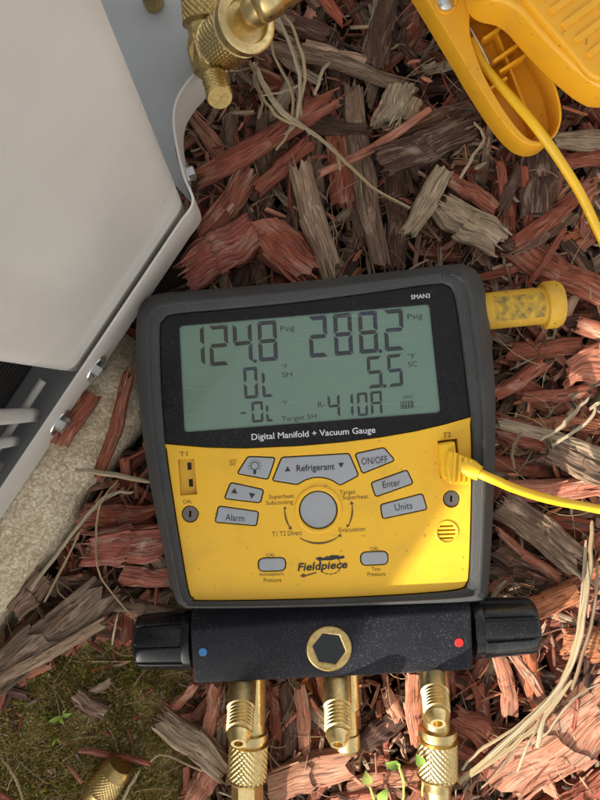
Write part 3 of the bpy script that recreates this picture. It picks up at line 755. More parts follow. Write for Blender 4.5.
def hose(px0, px1, label, py0, tip):
    p0 = G(px0, py0, .030); p1 = G(px1, py0 + 52, .030)
    h = thing('charging_hose', p1 - Vector((0, 0, .01)), label, 'hose', 'brass hose ends at the manifold')
    lathe('knurled_nut', p0, p1, [(0, .0096), (.02, .0112), (.14, .0116), (.15, .0104), (.22, .0104), (.24, .0122), (.92, .0122), (.98, .0108), (1, .0085), (1, 0)], M['brass'], h, knurl=(.24, .92, .0015, 34, 150, 24), smooth=50)
    q = G(px1 + tip, py0 + 150, .030)
    hx = (lathe('hex_ferrule', p1 - (p1 - p0) * .1, q, [(0, .0088), (.02, .0094), (.5, .0094), (.52, .008), (1, .008)], M['brass'], h, seg=36, hexa=(0, .5), smooth=20) if tip < 3 else
          lathe('ferrule', p1 - (p1 - p0) * .1, q, [(0, .0070), (.10, .0070), (.13, .0078), (.14, .0078), (.55, .0070), (1, .0070)], M['brass'], h, seg=40))
    e = spline([q, q + Vector((0, -.05, 0)), q + Vector((.02, -.14, -.012)), q + Vector((.09, -.25, -.018))], 8)
    v, f = tube_data(e, .0075, 14); mesh('hose', v, f, M['black'], h, 60)
hose(249.5, 247, 'brass hose end with hexagonal ferrule on the left port of the gauge', 729, 1)
hose(437.5, 437.5, 'brass hose end with round ferrule on the right port of the gauge', 727, 3)

# ------------------------------------------------------------------ probe cables
def cable_plug():
    c = thing('probe_cable', G(470, 470, .06), 'yellow probe cable plugged into the right side of the gauge', 'cable')
    p = G(449, 461, .0); z = .0
    body = rounded([(439.5, 444), (455, 441.5), (459, 476), (443, 479)], 2)
    plate('plug', [body], .0565, .0665, M['cable'], c, bevel=1.6, zref=.0665)
    plate('plug_shoulder', [rounded([(448, 449), (470, 459), (474, 470), (470, 484), (449, 484), (446, 466)], 3)], .0570, .0690, M['cable'], c, bevel=2.2, zref=.068)
    for k in range(4):
        a = G(455 + k * 5.2, 452.5 + k * 2.6, .0695); b = G(453.5 + k * 5.0, 483.5 + k * .2, .0695)
        v, f = box_between(a, b, .0013, .0016); mesh('grip_rib', v, f, M['cable'], c, 0)
    lathe('strain_relief', G(462, 465.5, .0650), G(480, 473.5, .0692), [(0, .0058), (.6, .0052), (.8, .0044), (1, .004)], M['cable'], c, seg=24)
    pts = spline([G(468, 468, .0650), G(482, 474.5, .0695), G(497, 481, .0690), G(516, 489, .0610), (G(548, 499, .0490)), G(580, 505.5, .0405), G(612, 511, .037), G(670, 515, .030), G(760, 500, .022), G(900, 440, .015)], 10)
    v, f = tube_data(pts, .0026, 16); mesh('cord', v, f, M['cable'], c, 80)
cable_plug()

def clamp():
    c = thing('pipe_clamp_probe', G(510, 60, .03), 'yellow plastic pipe clamp probe with two handles lying on the mulch', 'clamp')
    z0, z1 = .034, .058
    A = [(360, -90), (382, -55), (416, 0), (445, 48), (470, 90), (492, 124), (507, 142), (518, 150.5), (530, 153), (542, 149), (550.5, 139), (554, 122), (549, 97), (538, 72), (527, 52), (514, 34), (497, 22), (480, 16), (468, 2), (450, -90)]
    A = closed_spline(A, 3)
    inner = closed_spline([(466, 22), (478, 20), (491, 22), (506, 29), (519, 43), (533, 68), (545, 93), (551, 116), (550.5, 133), (543, 145), (530, 149), (517, 143), (500, 122), (482, 92), (471, 66), (465, 44)], 4)
    plate('lower_handle', [A, inner], z0 + .006, z1, M['clamp_yellow'], c, bevel=.9, zref=.046)
    plate('handle_floor', [inset(inner, -2)], z0 + .003, z0 + .007, M['clamp_yellow'], c, zref=.046)
    # raised inner wall and ribs in the trough
    def bar(p, q, w, h, nm='rib'):
        v, f = box_between(p, q, w, h); mesh(nm, v, f, M['clamp_yellow'], c, 0)
    bar(G(492, 34, .043), G(532, 138, .043), .0014, .012, 'inner_wall')
    for (x0, y0, x1, y1) in [(480, 46, 496, 35), (490, 68, 514, 51), (496, 78, 521, 62), (486, 95, 503, 84)]:
        bar(G(x0, y0, .046), G(x1, y1, .046), .0016, .016)
    p = G(531, 133, .040); lathe('rib_pin', p, p + Vector((0, 0, .012)), [(0, .0022), (.9, .0022), (1, .0015)], M['clamp_yellow'], c, seg=16)
    # steel spring rod in the trough
    v, f = tube_data([G(470, 28, .050), G(483, 52, .049), (G(494, 76, .048))], .0012, 10); mesh('spring_rod', v, f, M['steel'], c, 60)
    Bp = closed_spline([(440, -130), (455, -60), (465, -8), (470, 10), (481, 19), (497, 23), (509, 31), (522, 46), (545, 70), (567, 90), (583, 101.5), (596, 105.5), (612, 103), (640, 88), (720, 20), (720, -130)], 3)
    plate('upper_handle', [Bp], .0585, .082, M['clamp_yellow'], c, bevel=4.0, zref=.063)
    grip = closed_spline([(500, -70), (514, -22), (528, 2), (548, 26), (572, 54), (592, 76), (612, 80), (640, 70), (720, 0), (720, -130), (520, -130)], 3)
    plate('grip_pad', [grip], .080, .0855, M['clamp_yellow'], c, bevel=3.0, zref=.0855)
    for k in range(7):
        a = (532 + k * 12.5 - 14, 3 + k * 14.5 - 16); d = Vector((.80, -.60))
        bar(G(a[0] + 8, a[1] - 4, .0858), G(a[0] + 8 + d.x * 90, a[1] - 4 + d.y * 90, .0858), .0034, .0024, 'grip_ridge')
    # pivot rivet
    p = G(445.5, 3, .057); lathe('rivet', p, p + Vector((0, 0, .0035)), [(0, .0052), (.4, .0052), (.8, .0038), (1, .0012)], M['steel'], c, seg=24)
    plate('rivet_collar', [circ(445.5, 3, 11.5, 28), circ(445.5, 3, 8.4, 28)], .057, .0592, M['clamp_yellow'], c, bevel=.6, zref=.058)
    # its lead
    pts = spline([G(472, 40, .048), G(480, 60, .050), G(495, 80, .053), G(514, 101, .057), G(532, 122, .060), G(550, 146, .059), G(566, 170, .055), G(580, 193, .049), G(594, 222, .043), G(607, 254, .037), G(625, 330, .03), G(700, 400, .02)], 8)
    v, f = tube_data(pts, .0027, 16); mesh('lead', v, f, M['cable'], c, 80)
clamp()
flush()
#MULCH#
# ------------------------------------------------------------------ mulch
from mathutils import Euler
RN = random.Random(11)
TONE = {'R': ((.265, .074, .042), .42), 'P': ((.42, .165, .10), .55), 'D': ((.090, .045, .031), .35), 'G': ((.32, .225, .145), .85),
        'B': ((.175, .104, .068), .60), 'O': ((.44, .145, .065), .30), 'W': ((.34, .10, .07), 1.0)}
TNAME = {'R': 'reddish', 'P': 'pale pink', 'D': 'dark brown', 'G': 'grey weathered', 'B': 'brown', 'O': 'orange red', 'W': 'red and white'}

def chip_data(L, Wd, T, rn, nl=9, nc=12, tone='R', taper=None, vary=.22):
    """one splintered piece of wood along x: verts, faces, uv per corner, tint"""
    ta = rn.uniform(.05, .55) if taper is None else taper; tb = rn.uniform(.05, .45) if taper is None else taper * .7
    jag = min(.10 * L, Wd * .7); ridge = []; e0 = []; e1 = []
    o1 = rn.uniform(0, 100); o2 = rn.uniform(0, 100); bend = rn.uniform(-.05, .05) * L; bendz = rn.uniform(-.02, .04) * L; tw = rn.uniform(-.25, .25)
    skew = rn.uniform(-.6, .6) * Wd
    for k in range(nc):
        a = 2 * math.pi * k / nc; c, s = math.cos(a), math.sin(a)
        cx = math.copysign(abs(c) ** .62, c) * Wd / 2; cz = math.copysign(abs(s) ** .62, s) * T / 2
        q = 1 + rn.uniform(-.16, .14)
        ridge.append((cx * (1 + rn.uniform(-.08, .08)), cz * q + rn.uniform(-.06, .06) * T))
        e0.append(-L / 2 + rn.random() ** 1.6 * jag - cx / Wd * skew); e1.append(L / 2 - rn.random() ** 1.6 * jag - cx / Wd * skew * .6)
    vs, fs, uv = [], [], []; per = 2 * (Wd + T) * 100
    for i in range(nl + 1):
        s = i / nl; s2 = s ** .8 if s < .5 else 1 - (1 - s) ** .8
        f = 1 - ta * max(0, 1 - s * 2.4) ** 1.5 - tb * max(0, 1 - (1 - s) * 2.4) ** 1.5
        wob = noise.noise(Vector((s * 3, o1, 0))) * .16 * Wd; wz = noise.noise(Vector((s * 3.5, o2, 4))) * .2 * T
        wf = 1 + noise.noise(Vector((s * 4.0, o1, 7))) * .22
        an = tw * (s - .5); ca, sa = math.cos(an), math.sin(an)
        for k in range(nc):
            y, z = ridge[k]; x = e0[k] + (e1[k] - e0[k]) * s2
            n = noise.noise(Vector((s * 5 + o1, k * 2.7, o2))) * .16
            y = y * f * wf + wob; z = z * f * (1 + n) + wz + abs(n) * 0
            vs.append((x, y * ca - z * sa + bend * (4 * (s - .5) ** 2 - .4), y * sa + z * ca + bendz * (4 * (s - .5) ** 2 - .4)))
    for i in range(nl):
        for k in range(nc):
            k2 = (k + 1) % nc; fs.append((i * nc + k, i * nc + k2, (i + 1) * nc + k2, (i + 1) * nc + k)[::-1])
            u0, u1 = i / nl * L * 100 + o1, (i + 1) / nl * L * 100 + o1; v0, v1 = k / nc * per + o2, (k + 1) / nc * per + o2
            uv += [(u1, v0), (u1, v1), (u0, v1), (u0, v0)]
    for end in (0, nl):
        c = len(vs); ring = [end * nc + k for k in range(nc)]
        m = Vector((0, 0, 0))
        for r in ring: m += Vector(vs[r])
        m /= nc; m.x += (.12 if end == 0 else -.12) * Wd * 1.2; vs.append(tuple(m))
        for k in range(nc):
            a, b = ring[k], ring[(k + 1) % nc]; fs.append((a, b, c) if end == 0 else (b, a, c))
            for q in (fs[-1]): p = vs[q]; uv.append((p[2] * 100 + o1, p[1] * 100 + o2))
    (r, g, b), w = TONE[tone]; m = 1 + rn.uniform(-vary, vary * 1.3); h = rn.uniform(-.10, .12)
    return vs, fs, uv, (r * m * (1 + h * .4), g * m * (1 - h), b * m * (1 - h), max(0, min(1, w + rn.uniform(-.35, .25))))

def fill_mesh(name, data, mat, smooth=55):
    V, Fc, U, C = [], [], [], []
    for vs, fs, uv, col in data:
        k = len(V); V += vs; Fc += [tuple(i + k for i in f) for f in fs]; U += uv; C += [col] * len(vs)
    me = bpy.data.meshes.new(name); me.from_pydata(V, [], Fc); me.update()
    if U:
        l = me.uv_layers.new(name='grain'); l.data.foreach_set('uv', [x for p in U for x in p])
    a = me.attributes.new('tint', 'FLOAT_COLOR', 'POINT'); a.data.foreach_set('color', [x for c in C for x in c])
    finish(me, smooth); me.materials.append(mat); return me

OCC = [(-.1075, 9)]
def blocked(p, margin=0.0):
    """True where unit, pad or the moss patch keeps mulch away"""
    n = N2.dot(p.xy); t = T2.dot(p.xy)
    if n < -.073 + margin and t < -.045 + margin * .5: return True
    if n < -.104 + margin * .6 and t < .056: return True
    if t >= .05:
        px, py = to_px(p); b = 176 if py > 110 else 176 + (110 - py) * .75
        if px < min(b, 212): return True
    return False
def to_px(p): s = (ZC - p.z) / F; return 300 + p.x / s, 400 - p.y / s

def slivers(d, L, Wd, T, rn, tone, n):
    # torn fibres still attached along the upper side and the ends of a chip
    out = []
    for k in range(n):
        l = rn.uniform(.18, .55) * L; end = rn.random() < .45
        x = (rn.choice((-1, 1)) * (L * .5 - l * .35)) if end else rn.uniform(-.3, .3) * L
        y = rn.uniform(-.46, .46) * Wd; w = min(Wd * rn.uniform(.05, .16), .0022)
        c = chip_data(l, w, w * .7, rn, 4, 5, tone, taper=.8, vary=.35)
        z = T * .5 * (1 - .35 * abs(y) / Wd * 2) * rn.uniform(.75, 1.02)
        m = Matrix.Translation((x, y, z)) @ Euler((0, rn.uniform(-.10, .10), rn.gauss(0, .10))).to_matrix().to_4x4()
        out.append(([tuple(m @ Vector(v)) for v in c[0]], c[1], c[2], c[3]))
    return out

# hand placed chips: ends, width, tone, height, description
CH_ = [
 (193, 182, 338, 98, 21, 'R', 30, 'long reddish wood chip slanting from the flange screw to the dry grass'),
 (256, 192, 312, 140, 15, 'R', 28, 'thin red wood chip under the long slanting chip'),
 (200, 240, 253, 168, 25, 'R', 24, 'blunt red wood chip leading down to the big shredded chunk'),
 (184, 276, 256, 228, 44, 'W', 30, 'big shredded pinkish wood chunk above the gauge by the flange'),
 (258, 222, 312, 278, 42, 'R', 27, 'wide split red chunk above the top edge of the boot'),
 (298, 163, 332, 278, 23, 'G', 30, 'straight grey plank-like chip standing towards the top of the boot'),
 (390, -8, 375, 66, 21, 'D', 30, 'dark blunt chip upright near the top edge'),
 (262, 42, 408, 84, 15, 'B', 27, 'long brown stick running right from the brass valve'),
 (300, 46, 368, 66, 15, 'G', 26, 'greyish chip lying along the long brown stick'),
 (250, 10, 330, 40, 22, 'D', 20, 'dark chip behind the hose coupler'),
 (351, 84, 379, 268, 22, 'B', 25, 'long fibrous brown chip running down to the boot'),
 (378, 164, 474, 126, 28, 'D', 31, 'dark cracked chip with a split end in the middle above the gauge'),
 (318, 178, 432, 112, 8, 'P', 33, 'slender pinkish splinter crossing the long brown chip'),
 (407, 236, 446, 168, 21, 'G', 34, 'pale grey chip with a square end'),
 (438, 203, 502, 246, 33, 'G', 30, 'stout grey log-like piece beside the boot corner'),
 (448, 176, 497, 211, 17, 'R', 27, 'reddish chip above the stout grey piece'),
 (385, 125, 402, 86, 27, 'G', 29, 'slate grey flake near the dark cracked chip'),
 (405, 122, 418, 100, 18, 'G', 28, 'small grey flake next to the slate grey flake'),
 (337, 128, 345, 208, 24, 'R', 22, 'reddish block-like chip left of the long brown chip'),
 (398, 180, 394, 272, 22, 'D', 20, 'dark upright chip under the pale grey chip'),
 (540, 150, 536, 216, 32, 'D', 24, 'mottled dark bark piece under the tip of the clamp'),
 (512, 248, 594, 184, 15, 'R', 27, 'curved reddish chip under the clamp lead'),
 (505, 252, 574, 212, 20, 'B', 23, 'brown chip tucked below the curved reddish chip'),
 (506, 246, 612, 300, 28, 'R', 22, 'broad reddish chip above the yellow handle'),
 (530, 284, 566, 228, 6, 'R', 29, 'thin upright splinter above the yellow handle'),
 (548, 142, 640, 138, 18, 'G', 26, 'long grey stick beyond the clamp tip'),
 (560, 160, 622, 158, 16, 'R', 22, 'reddish chip beside the clamp lead at the edge'),
 (500, 215, 520, 165, 12, 'D', 26, 'dark splinter left of the mottled bark'),
 (492, 396, 548, 362, 15, 'R', 26, 'reddish chip touching the boot edge at mid height'),
 (505, 352, 585, 347, 19, 'R', 22, 'flat reddish chip below the yellow handle'),
 (565, 372, 625, 352, 32, 'P', 27, 'broad sunlit pink chip at the right edge'),
 (575, 325, 632, 340, 18, 'P', 25, 'sunlit pink chip right of the yellow handle'),
 (520, 398, 590, 392, 13, 'R', 24, 'narrow chip between boot and straw'),
 (492, 424, 556, 446, 24, 'R', 22, 'reddish chip right of the display corner'),
 (494, 420, 612, 456, 13, 'G', 27, 'long grey stick from the boot to the right edge'),
 (540, 448, 612, 478, 26, 'B', 25, 'brown chip with a pale end above the yellow cable'),
 (500, 494, 618, 484, 21, 'P', 23, 'straight pink chip under the yellow cable'),
 (498, 502, 580, 562, 30, 'B', 25, 'thick dark brown chip below the yellow cable'),
 (494, 530, 560, 580, 9, 'R', 27, 'thin red stick below the thick brown chip'),
 (492, 548, 540, 566, 20, 'B', 21, 'brown chip beside the lower boot corner'),
 (520, 520, 590, 525, 14, 'R', 20, 'chip in shade of the yellow cable'),
 (524, 614, 578, 590, 22, 'O', 28, 'ridged orange chip off the end of the right knob'),
 (560, 590, 620, 560, 12, 'O', 25, 'narrow orange chip crossed by the long straw'),
 (562, 646, 625, 640, 28, 'O', 25, 'smooth orange chip at the right edge below the knob'),
 (492, 790, 622, 690, 62, 'P', 20, 'very large pink chunk in the lower right corner'),
 (540, 820, 620, 770, 30, 'R', 20, 'red chip under the very large pink chunk'),
 (498, 652, 512, 716, 16, 'P', 24, 'pale pink chip hanging below the right knob'),
 (506, 645, 548, 704, 9, 'P', 28, 'slim pale splinter right below the knob end'),
 (476, 680, 492, 762, 14, 'R', 20, 'reddish chip right of the right brass hose end'),
 (452, 712, 502, 748, 27, 'R', 24, 'square ended brown chip right of the right brass port'),
 (413, 672, 418, 748, 17, 'P', 24, 'upright pink chip left of the right brass port'),
 (286, 680, 292, 752, 14, 'D', 22, 'dark upright chip between left and middle ports'),
 (300, 684, 306, 756, 13, 'P', 23, 'pink edged upright chip left of the middle port'),
 (270, 684, 278, 740, 14, 'R', 20, 'reddish upright chip right of the left brass port'),
 (218, 682, 206, 742, 13, 'P', 23, 'upright pink chip left of the left brass port'),
 (160, 716, 230, 772, 26, 'G', 25, 'grey plank-like chip lying diagonal left of the brass hose'),
 (266, 786, 352, 758, 32, 'P', 24, 'bright pink chunk between the two brass hoses'),
 (196, 684, 162, 720, 9, 'P', 22, 'pale splinter at the corner of the manifold block'),
 (192, 800, 216, 766, 24, 'P', 16, 'pale pink chip under the end of the grey plank-like chip'),
 (385, 690, 400, 720, 14, 'P', 21, 'small pink chip right of the middle port'),
 (360, 745, 400, 715, 22, 'D', 20, 'dark shredded chip near the green seedling'),
 (345, 786, 420, 772, 18, 'P', 19, 'pink chip with a dark hole below the seedling'),
 (300, 820, 380, 795, 24, 'P', 20, 'pink chip at the bottom edge between the hoses'),
 (86, 548, 168, 540, 38, 'W', 27, 'red chip with whitish sky highlight in its colour touching the left of the boot'),  # whitish streaks paint a sky highlight into this chip's colour
 (80, 516, 158, 516, 22, 'R', 23, 'red chip above the white streaked chip'),
 (-20, 690, 112, 584, 36, 'B', 24, 'broad brown bark strip beside the concrete pad'),
 (-10, 684, 108, 622, 13, 'G', 29, 'pale curled bark edge along the moss'),
 (112, 606, 176, 611, 13, 'B', 24, 'brown chip above the left knob'),
 (120, 574, 172, 577, 20, 'W', 24, 'reddish streaked chip beside the lower left boot corner'),
 (98, 482, 132, 372, 13, 'R', 41, 'red stick lying along the edge of the concrete pad'),
 (58, 446, 92, 392, 20, 'R', 42, 'red chip on the concrete pad between the two screws'),
 (73, 694, 106, 714, 17, 'B', 13, 'brown chip lying alone on the moss'),
 (78, 750, 152, 762, 6, 'R', 14, 'thin red twig above the brass cap on the moss'),
 (92, 692, 112, 680, 8, 'G', 12, 'small grey sliver on the moss'),
 (15, 612, 45, 572, 26, 'B', 24, 'curled brown bark scrap at the foot of the concrete pad'),
 (-8, 792, 14, 804, 10, 'R', 10, 'reddish bit in the lower left corner on the moss'),
]
used = []
for i, (x0, y0, x1, y1, w, tone, zmm, desc) in enumerate(CH_):
    z = zmm / 1000 - .004
    a = G(x0, y0, z); b = G(x1, y1, z); L = (b - a).length; s = (ZC - z) / F
    Wd = w * s * (1.04 if w < 40 else 1); T = min(Wd * RN.uniform(.40, .65), .012); big = Wd > .014
    d = chip_data(L, Wd, T, RN, 22 if big else 16, 30 if big else 18, tone, taper=RN.uniform(.05, .25), vary=.12)
    o = bpy.data.objects.new('mulch_chip', fill_mesh('mulch_chip', [d] + slivers(d, L, Wd, T, RN, tone, 16 if big else 8), M['wood'], 50)); COL.objects.link(o)
    o.location = ((a + b) / 2); o.rotation_euler = (RN.uniform(-.2, .2), RN.uniform(-.05, .05), math.atan2(b.y - a.y, b.x - a.x))
    tag(o, desc, 'wood chip', 'mulch chips')
    used.append(((a + b) / 2, L / 2))

# further single chips, the larger ones of the top layer
def region(px, py):
    if py < 290: return 'above the gauge'
    if px < 170: return 'left of the gauge'
    if px > 470 and py < 690: return 'right of the gauge'
    return 'below the gauge'
LAND = [(230, 130, 'just right of the brass stem cap'), (215, 210, 'beside the corner of the grey flange'), (250, 260, 'along the left half of the boot top'), (330, 260, 'along the middle of the boot top'),
        (420, 255, 'above the right corner of the boot'), (310, 20, 'right of the hose coupler at the top edge'), (300, 100, 'around the dry grass tuft'), (370, 30, 'at the top edge between coupler and clamp'),
        (380, 110, 'near the slate grey flake'), (430, 70, 'left of the clamp handle'), (450, 150, 'near the split dark chip'), (500, 190, 'left of the clamp tip'), (560, 130, 'right of the clamp tip'),
        (580, 200, 'under the clamp lead'), (550, 250, 'above the yellow handle'), (585, 300, 'beyond the end of the yellow handle'), (520, 360, 'just below the yellow handle'), (580, 380, 'at the right edge below the handle'),
        (520, 430, 'right of the display'), (580, 450, 'at the right edge above the yellow cable'), (530, 480, 'touching the yellow cable'), (590, 540, 'right edge just below the yellow cable'), (520, 560, 'beside the lower right boot corner'),
        (580, 610, 'near the end of the right knob'), (510, 690, 'below the right knob'), (570, 700, 'under the thick curved straw'), (570, 770, 'in the lower right corner'), (480, 770, 'right of the right hose end'),
        (400, 700, 'between the middle and right ports'), (380, 770, 'around the round leaved seedling'), (290, 700, 'between the left and middle ports'), (300, 780, 'at the bottom edge between the hoses'), (210, 710, 'left of the left port'),
        (200, 780, 'left of the left hose end'), (120, 480, 'between the pad and the boot'), (110, 560, 'left of the lower boot corner'), (40, 640, 'between the pad and the moss'), (130, 360, 'in the gap between flange and boot')]
count = 0; tries = 0
while count < 220 and tries < 6000:
    tries += 1
    px, py = RN.uniform(-10, 610), RN.uniform(-10, 810)
    z = RN.uniform(.007, .017); p = G(px, py, z)
    if blocked(p, .02) or moss_zone(px, py): continue
    if 150 < px < 485 and 300 < py < 665: continue
    if px < 215 and py < 230 and (px < 175 + (py - 100) * .2): continue
    if 395 < px and py < 60 and px > 440: continue
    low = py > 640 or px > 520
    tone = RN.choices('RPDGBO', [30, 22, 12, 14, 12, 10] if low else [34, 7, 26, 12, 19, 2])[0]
    L = RN.uniform(.020, .05) if RN.random() < .60 else RN.uniform(.05, .085); Wd = L * RN.uniform(.08, .26); Wd = min(Wd, .014); T = Wd * RN.uniform(.32, .6)
    d = chip_data(L, Wd, T, RN, 12, 16, tone)
    an = RN.gauss(1.35, .75) if py < 300 else (RN.gauss(1.5, .6) if py > 640 else RN.uniform(0, math.pi))
    if px > 480 and 250 < py < 640: an = RN.gauss(0, .7)
    o = bpy.data.objects.new('mulch_chip', fill_mesh('mulch_chip', [d] + slivers(d, L, Wd, T, RN, tone, 4), M['wood'], 50)); COL.objects.link(o)
    o.location = p; o.rotation_euler = (RN.uniform(-.4, .4), RN.uniform(-.22, .22), an)
    lm = min(LAND, key=lambda q: (q[0] - px) ** 2 + (q[1] - py) ** 2)[2]
    pa = math.degrees(an) % 180; lay = 'lying level' if pa < 25 or pa > 155 else ('upright' if 65 < pa < 115 else ('rising right' if pa < 65 else 'falling right'))
    sz = 'long' if L > .042 else ('mid-sized' if L > .027 else 'small')
    tag(o, f'{sz} {TNAME[tone]} wood chip, {lay}, {lm}', 'wood chip', 'mulch chips')
    count += 1

# chips that would share a label are told apart by their height in the picture
same = {}
for o in list(COL.objects):
    if o.get('category') == 'wood chip': same.setdefault(o['label'], []).append(o)
for lab, os_ in same.items():
    if len(os_) > 1:
        os_.sort(key=lambda q: -q.location.y)
        for q, w in zip(os_, (['upper one', 'lower one'] if len(os_) == 2 else ['top one', 'second one', 'third one', 'fourth one', 'fifth one', 'sixth one'][:len(os_) - 1] + ['bottom one'])): q['label'] = (lab if len(lab.split()) < 15 else lab.replace(' wood chip,', ' chip,').replace('the ', '', 1)) + ', ' + w

# the rest of the bed: far too many to count
def moved(d, loc, rot):
    m = Matrix.Translation(loc) @ rot.to_matrix().to_4x4()
    return [tuple(m @ Vector(v)) for v in d[0]], d[1], d[2], d[3]
from mathutils import Euler
data = []; n = 0
while n < 3600:
    x, y = RN.uniform(-.34, .40), RN.uniform(-.40, .42); z = RN.uniform(-.002, .012); p = Vector((x, y, z))
    if blocked(p, .004): continue
    px, py = to_px(Vector((x, y, 0)))
    if moss_zone(px, py) or (px < -5 and py > 640): continue
    edge = abs(x) > .24 or abs(y) > .30
    if edge and RN.random() < .35: continue
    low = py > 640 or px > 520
    tone = RN.choices('RPDGBO', [28, 22, 18, 13, 14, 6] if low else [30, 6, 34, 8, 21, 1])[0]  # dark tones weighted up in the shaded upper bed, deepening gaps by colour
    L = RN.uniform(.012, .060); Wd = min(L * RN.uniform(.06, .26), .011); T = Wd * RN.uniform(.3, .6)
    d = chip_data(L, Wd, T, RN, 5, 8, tone)
    data.append(moved(d, p, Euler((RN.uniform(-.6, .6), RN.uniform(-.35, .35), RN.uniform(0, 6.28))))); n += 1
o = bpy.data.objects.new('mulch', fill_mesh('mulch', data, M['wood'], 40)); COL.objects.link(o)
tag(o, 'bed of shredded reddish brown wood mulch under the gauge', 'mulch', kind='stuff')
# long thin splinters on top of the bed
data = []; n = 0
while n < 330:
    px, py = RN.uniform(-20, 620), RN.uniform(-20, 820); p = G(px, py, RN.uniform(.010, .021))
    if blocked(p, .012) or moss_zone(px, py) or (160 < px < 480 and 300 < py < 660): continue
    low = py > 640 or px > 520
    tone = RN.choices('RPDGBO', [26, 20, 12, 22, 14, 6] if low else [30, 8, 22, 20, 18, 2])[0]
    L = RN.uniform(.010, .042); Wd = RN.uniform(.0006, .0024); d = chip_data(L, Wd, Wd * .6, RN, 5, 5, tone, taper=.7, vary=.35)
    an = RN.gauss(1.4, .8) if not (px > 480 and 250 < py < 640) else RN.gauss(0, .8)
    data.append(moved(d, p, Euler((RN.uniform(-.4, .4), RN.uniform(-.22, .22), an)))); n += 1
o = bpy.data.objects.new('wood_splinters', fill_mesh('wood_splinters', data, M['wood'], 50)); COL.objects.link(o)
tag(o, 'thin torn wood splinters lying over the mulch chips', 'splinters', kind='stuff')
# crumbs and slivers
data = []; n = 0
while n < 4200:
    x, y = RN.uniform(-.26, .27), RN.uniform(-.31, .30); p = Vector((x, y, RN.uniform(.004, .021)))
    if blocked(p, .002): continue
    px, py = to_px(p); mz = moss_zone(px, py)
    if mz and RN.random() < .62: continue
    if 170 < px < 470 and 310 < py < 640: continue
    if mz: p.z = .004
    tone = RN.choices('RPDGBO', [26, 16, 16, 22, 16, 4])[0]
    L = RN.uniform(.002, .009) if RN.random() < .7 else RN.uniform(.009, .02); Wd = L * RN.uniform(.10, .45); Wd = min(Wd, .003)
    d = chip_data(L, Wd, Wd * .6, RN, 2, 5, tone, vary=.4)
    data.append(moved(d, p, Euler((RN.uniform(-.6, .6), RN.uniform(-.5, .5), RN.uniform(0, 6.28))))); n += 1
o = bpy.data.objects.new('bark_crumbs', fill_mesh('bark_crumbs', data, M['wood'], 40)); COL.objects.link(o)
tag(o, 'fine bark crumbs and slivers sifted among the mulch chips', 'bark crumbs', kind='stuff')

# ------------------------------------------------------------------ moss
data = []; n = 0
while n < 26000:
    px, py = RN.uniform(-50, 235), RN.uniform(600, 850); p = G(px, py, .003)
    mz = moss_zone(px, py)
    if not mz and RN.random() < .985: continue
    if blocked(p, -.002): continue
    dens = noise.noise(Vector((p.x * 55, p.y * 55, 9)))
    if dens < -.15 and RN.random() < .6: continue
    h = RN.uniform(.0018, .0052) * (1 + dens * .9); a = RN.uniform(0, 6.28); w = RN.uniform(.0003, .0006)
    q = p + Vector((0, 0, noise.noise(Vector((p.x * 40, p.y * 40, 3))) * .004))
    d = Vector((math.cos(a), math.sin(a), 0)); s = Vector((-d.y, d.x, 0)); lean = RN.uniform(.2, 1.1)
    t = RN.random(); g = .5 + dens
    col = (.37, .35, .08, 1) if t < .40 + dens * .5 else ((.45, .34, .12, 1) if t < .80 else (.58, .46, .29, 1))
    m = RN.uniform(.45, 1.3); col = (col[0] * m, col[1] * m, col[2] * m, 1)
    b = q - Vector((0, 0, .001)); vs = [tuple(b - s * w), tuple(b + s * w), tuple(b + d * h * lean * .5 + Vector((0, 0, h * .7)) + s * w * .7), tuple(b + d * h * lean + Vector((0, 0, h * .85)))]
    data.append((vs, [(0, 1, 2), (0, 2, 3)], [], col)); n += 1
o = bpy.data.objects.new('moss', fill_mesh('moss', data, M['tinted'], 0)); COL.objects.link(o)
tag(o, 'low olive and brown moss covering the earth in the lower left corner', 'moss', kind='stuff')

# ------------------------------------------------------------------ dry grass, straws, seedlings
def fibre(name, pts, r, col, label=None, cat=None, group=None, flat=.38, n=8, parent=None, sub=6, taper=.35):
    P = spline(pts, sub); m = len(P); rad = [r * (taper + (1 - taper) * math.sin(math.pi * min(1, .12 + .88 * (1 - i / m)) ) ** .4) for i in range(m)]
    rad = [q * (1 + .22 * noise.noise(Vector((i * .35, r * 9000, 2)))) for i, q in enumerate(rad)]
    P = [p + Vector((noise.noise(Vector((i * .5, r * 5000, 1))), noise.noise(Vector((i * .5, r * 5000, 8))), 0)) * min(r * .7, .0008) for i, p in enumerate(P)]
    vs, fs = tube_data(P, rad, n, flat); uv = []
    for f in fs:
        for q in f: uv.append(((q // n) * .12 + r * 7000, (q % n) / n * r * 628 + 3))
    for j, f in enumerate(fs[:-2]):
        if j % n == n - 1: uv[j * 4 + 2] = (uv[j * 4 + 2][0], r * 628 + 3); uv[j * 4 + 3] = (uv[j * 4 + 3][0], r * 628 + 3)
    me = fill_mesh(name, [([tuple(v) for v in vs], fs, uv, (*col, .35))], M['wood'] if parent is None else M['tinted'], 70)
    o = bpy.data.objects.new(name, me); COL.objects.link(o); put(o, parent)
    if label: tag(o, label, cat, group)
    return o
STRAW = (.40, .29, .16); PALE = (.41, .32, .21); BROWN = (.27, .18, .11)
def P3(l): return [G(x, y, z / 1000) for x, y, z in l]
GS = 'dry grass stalks'
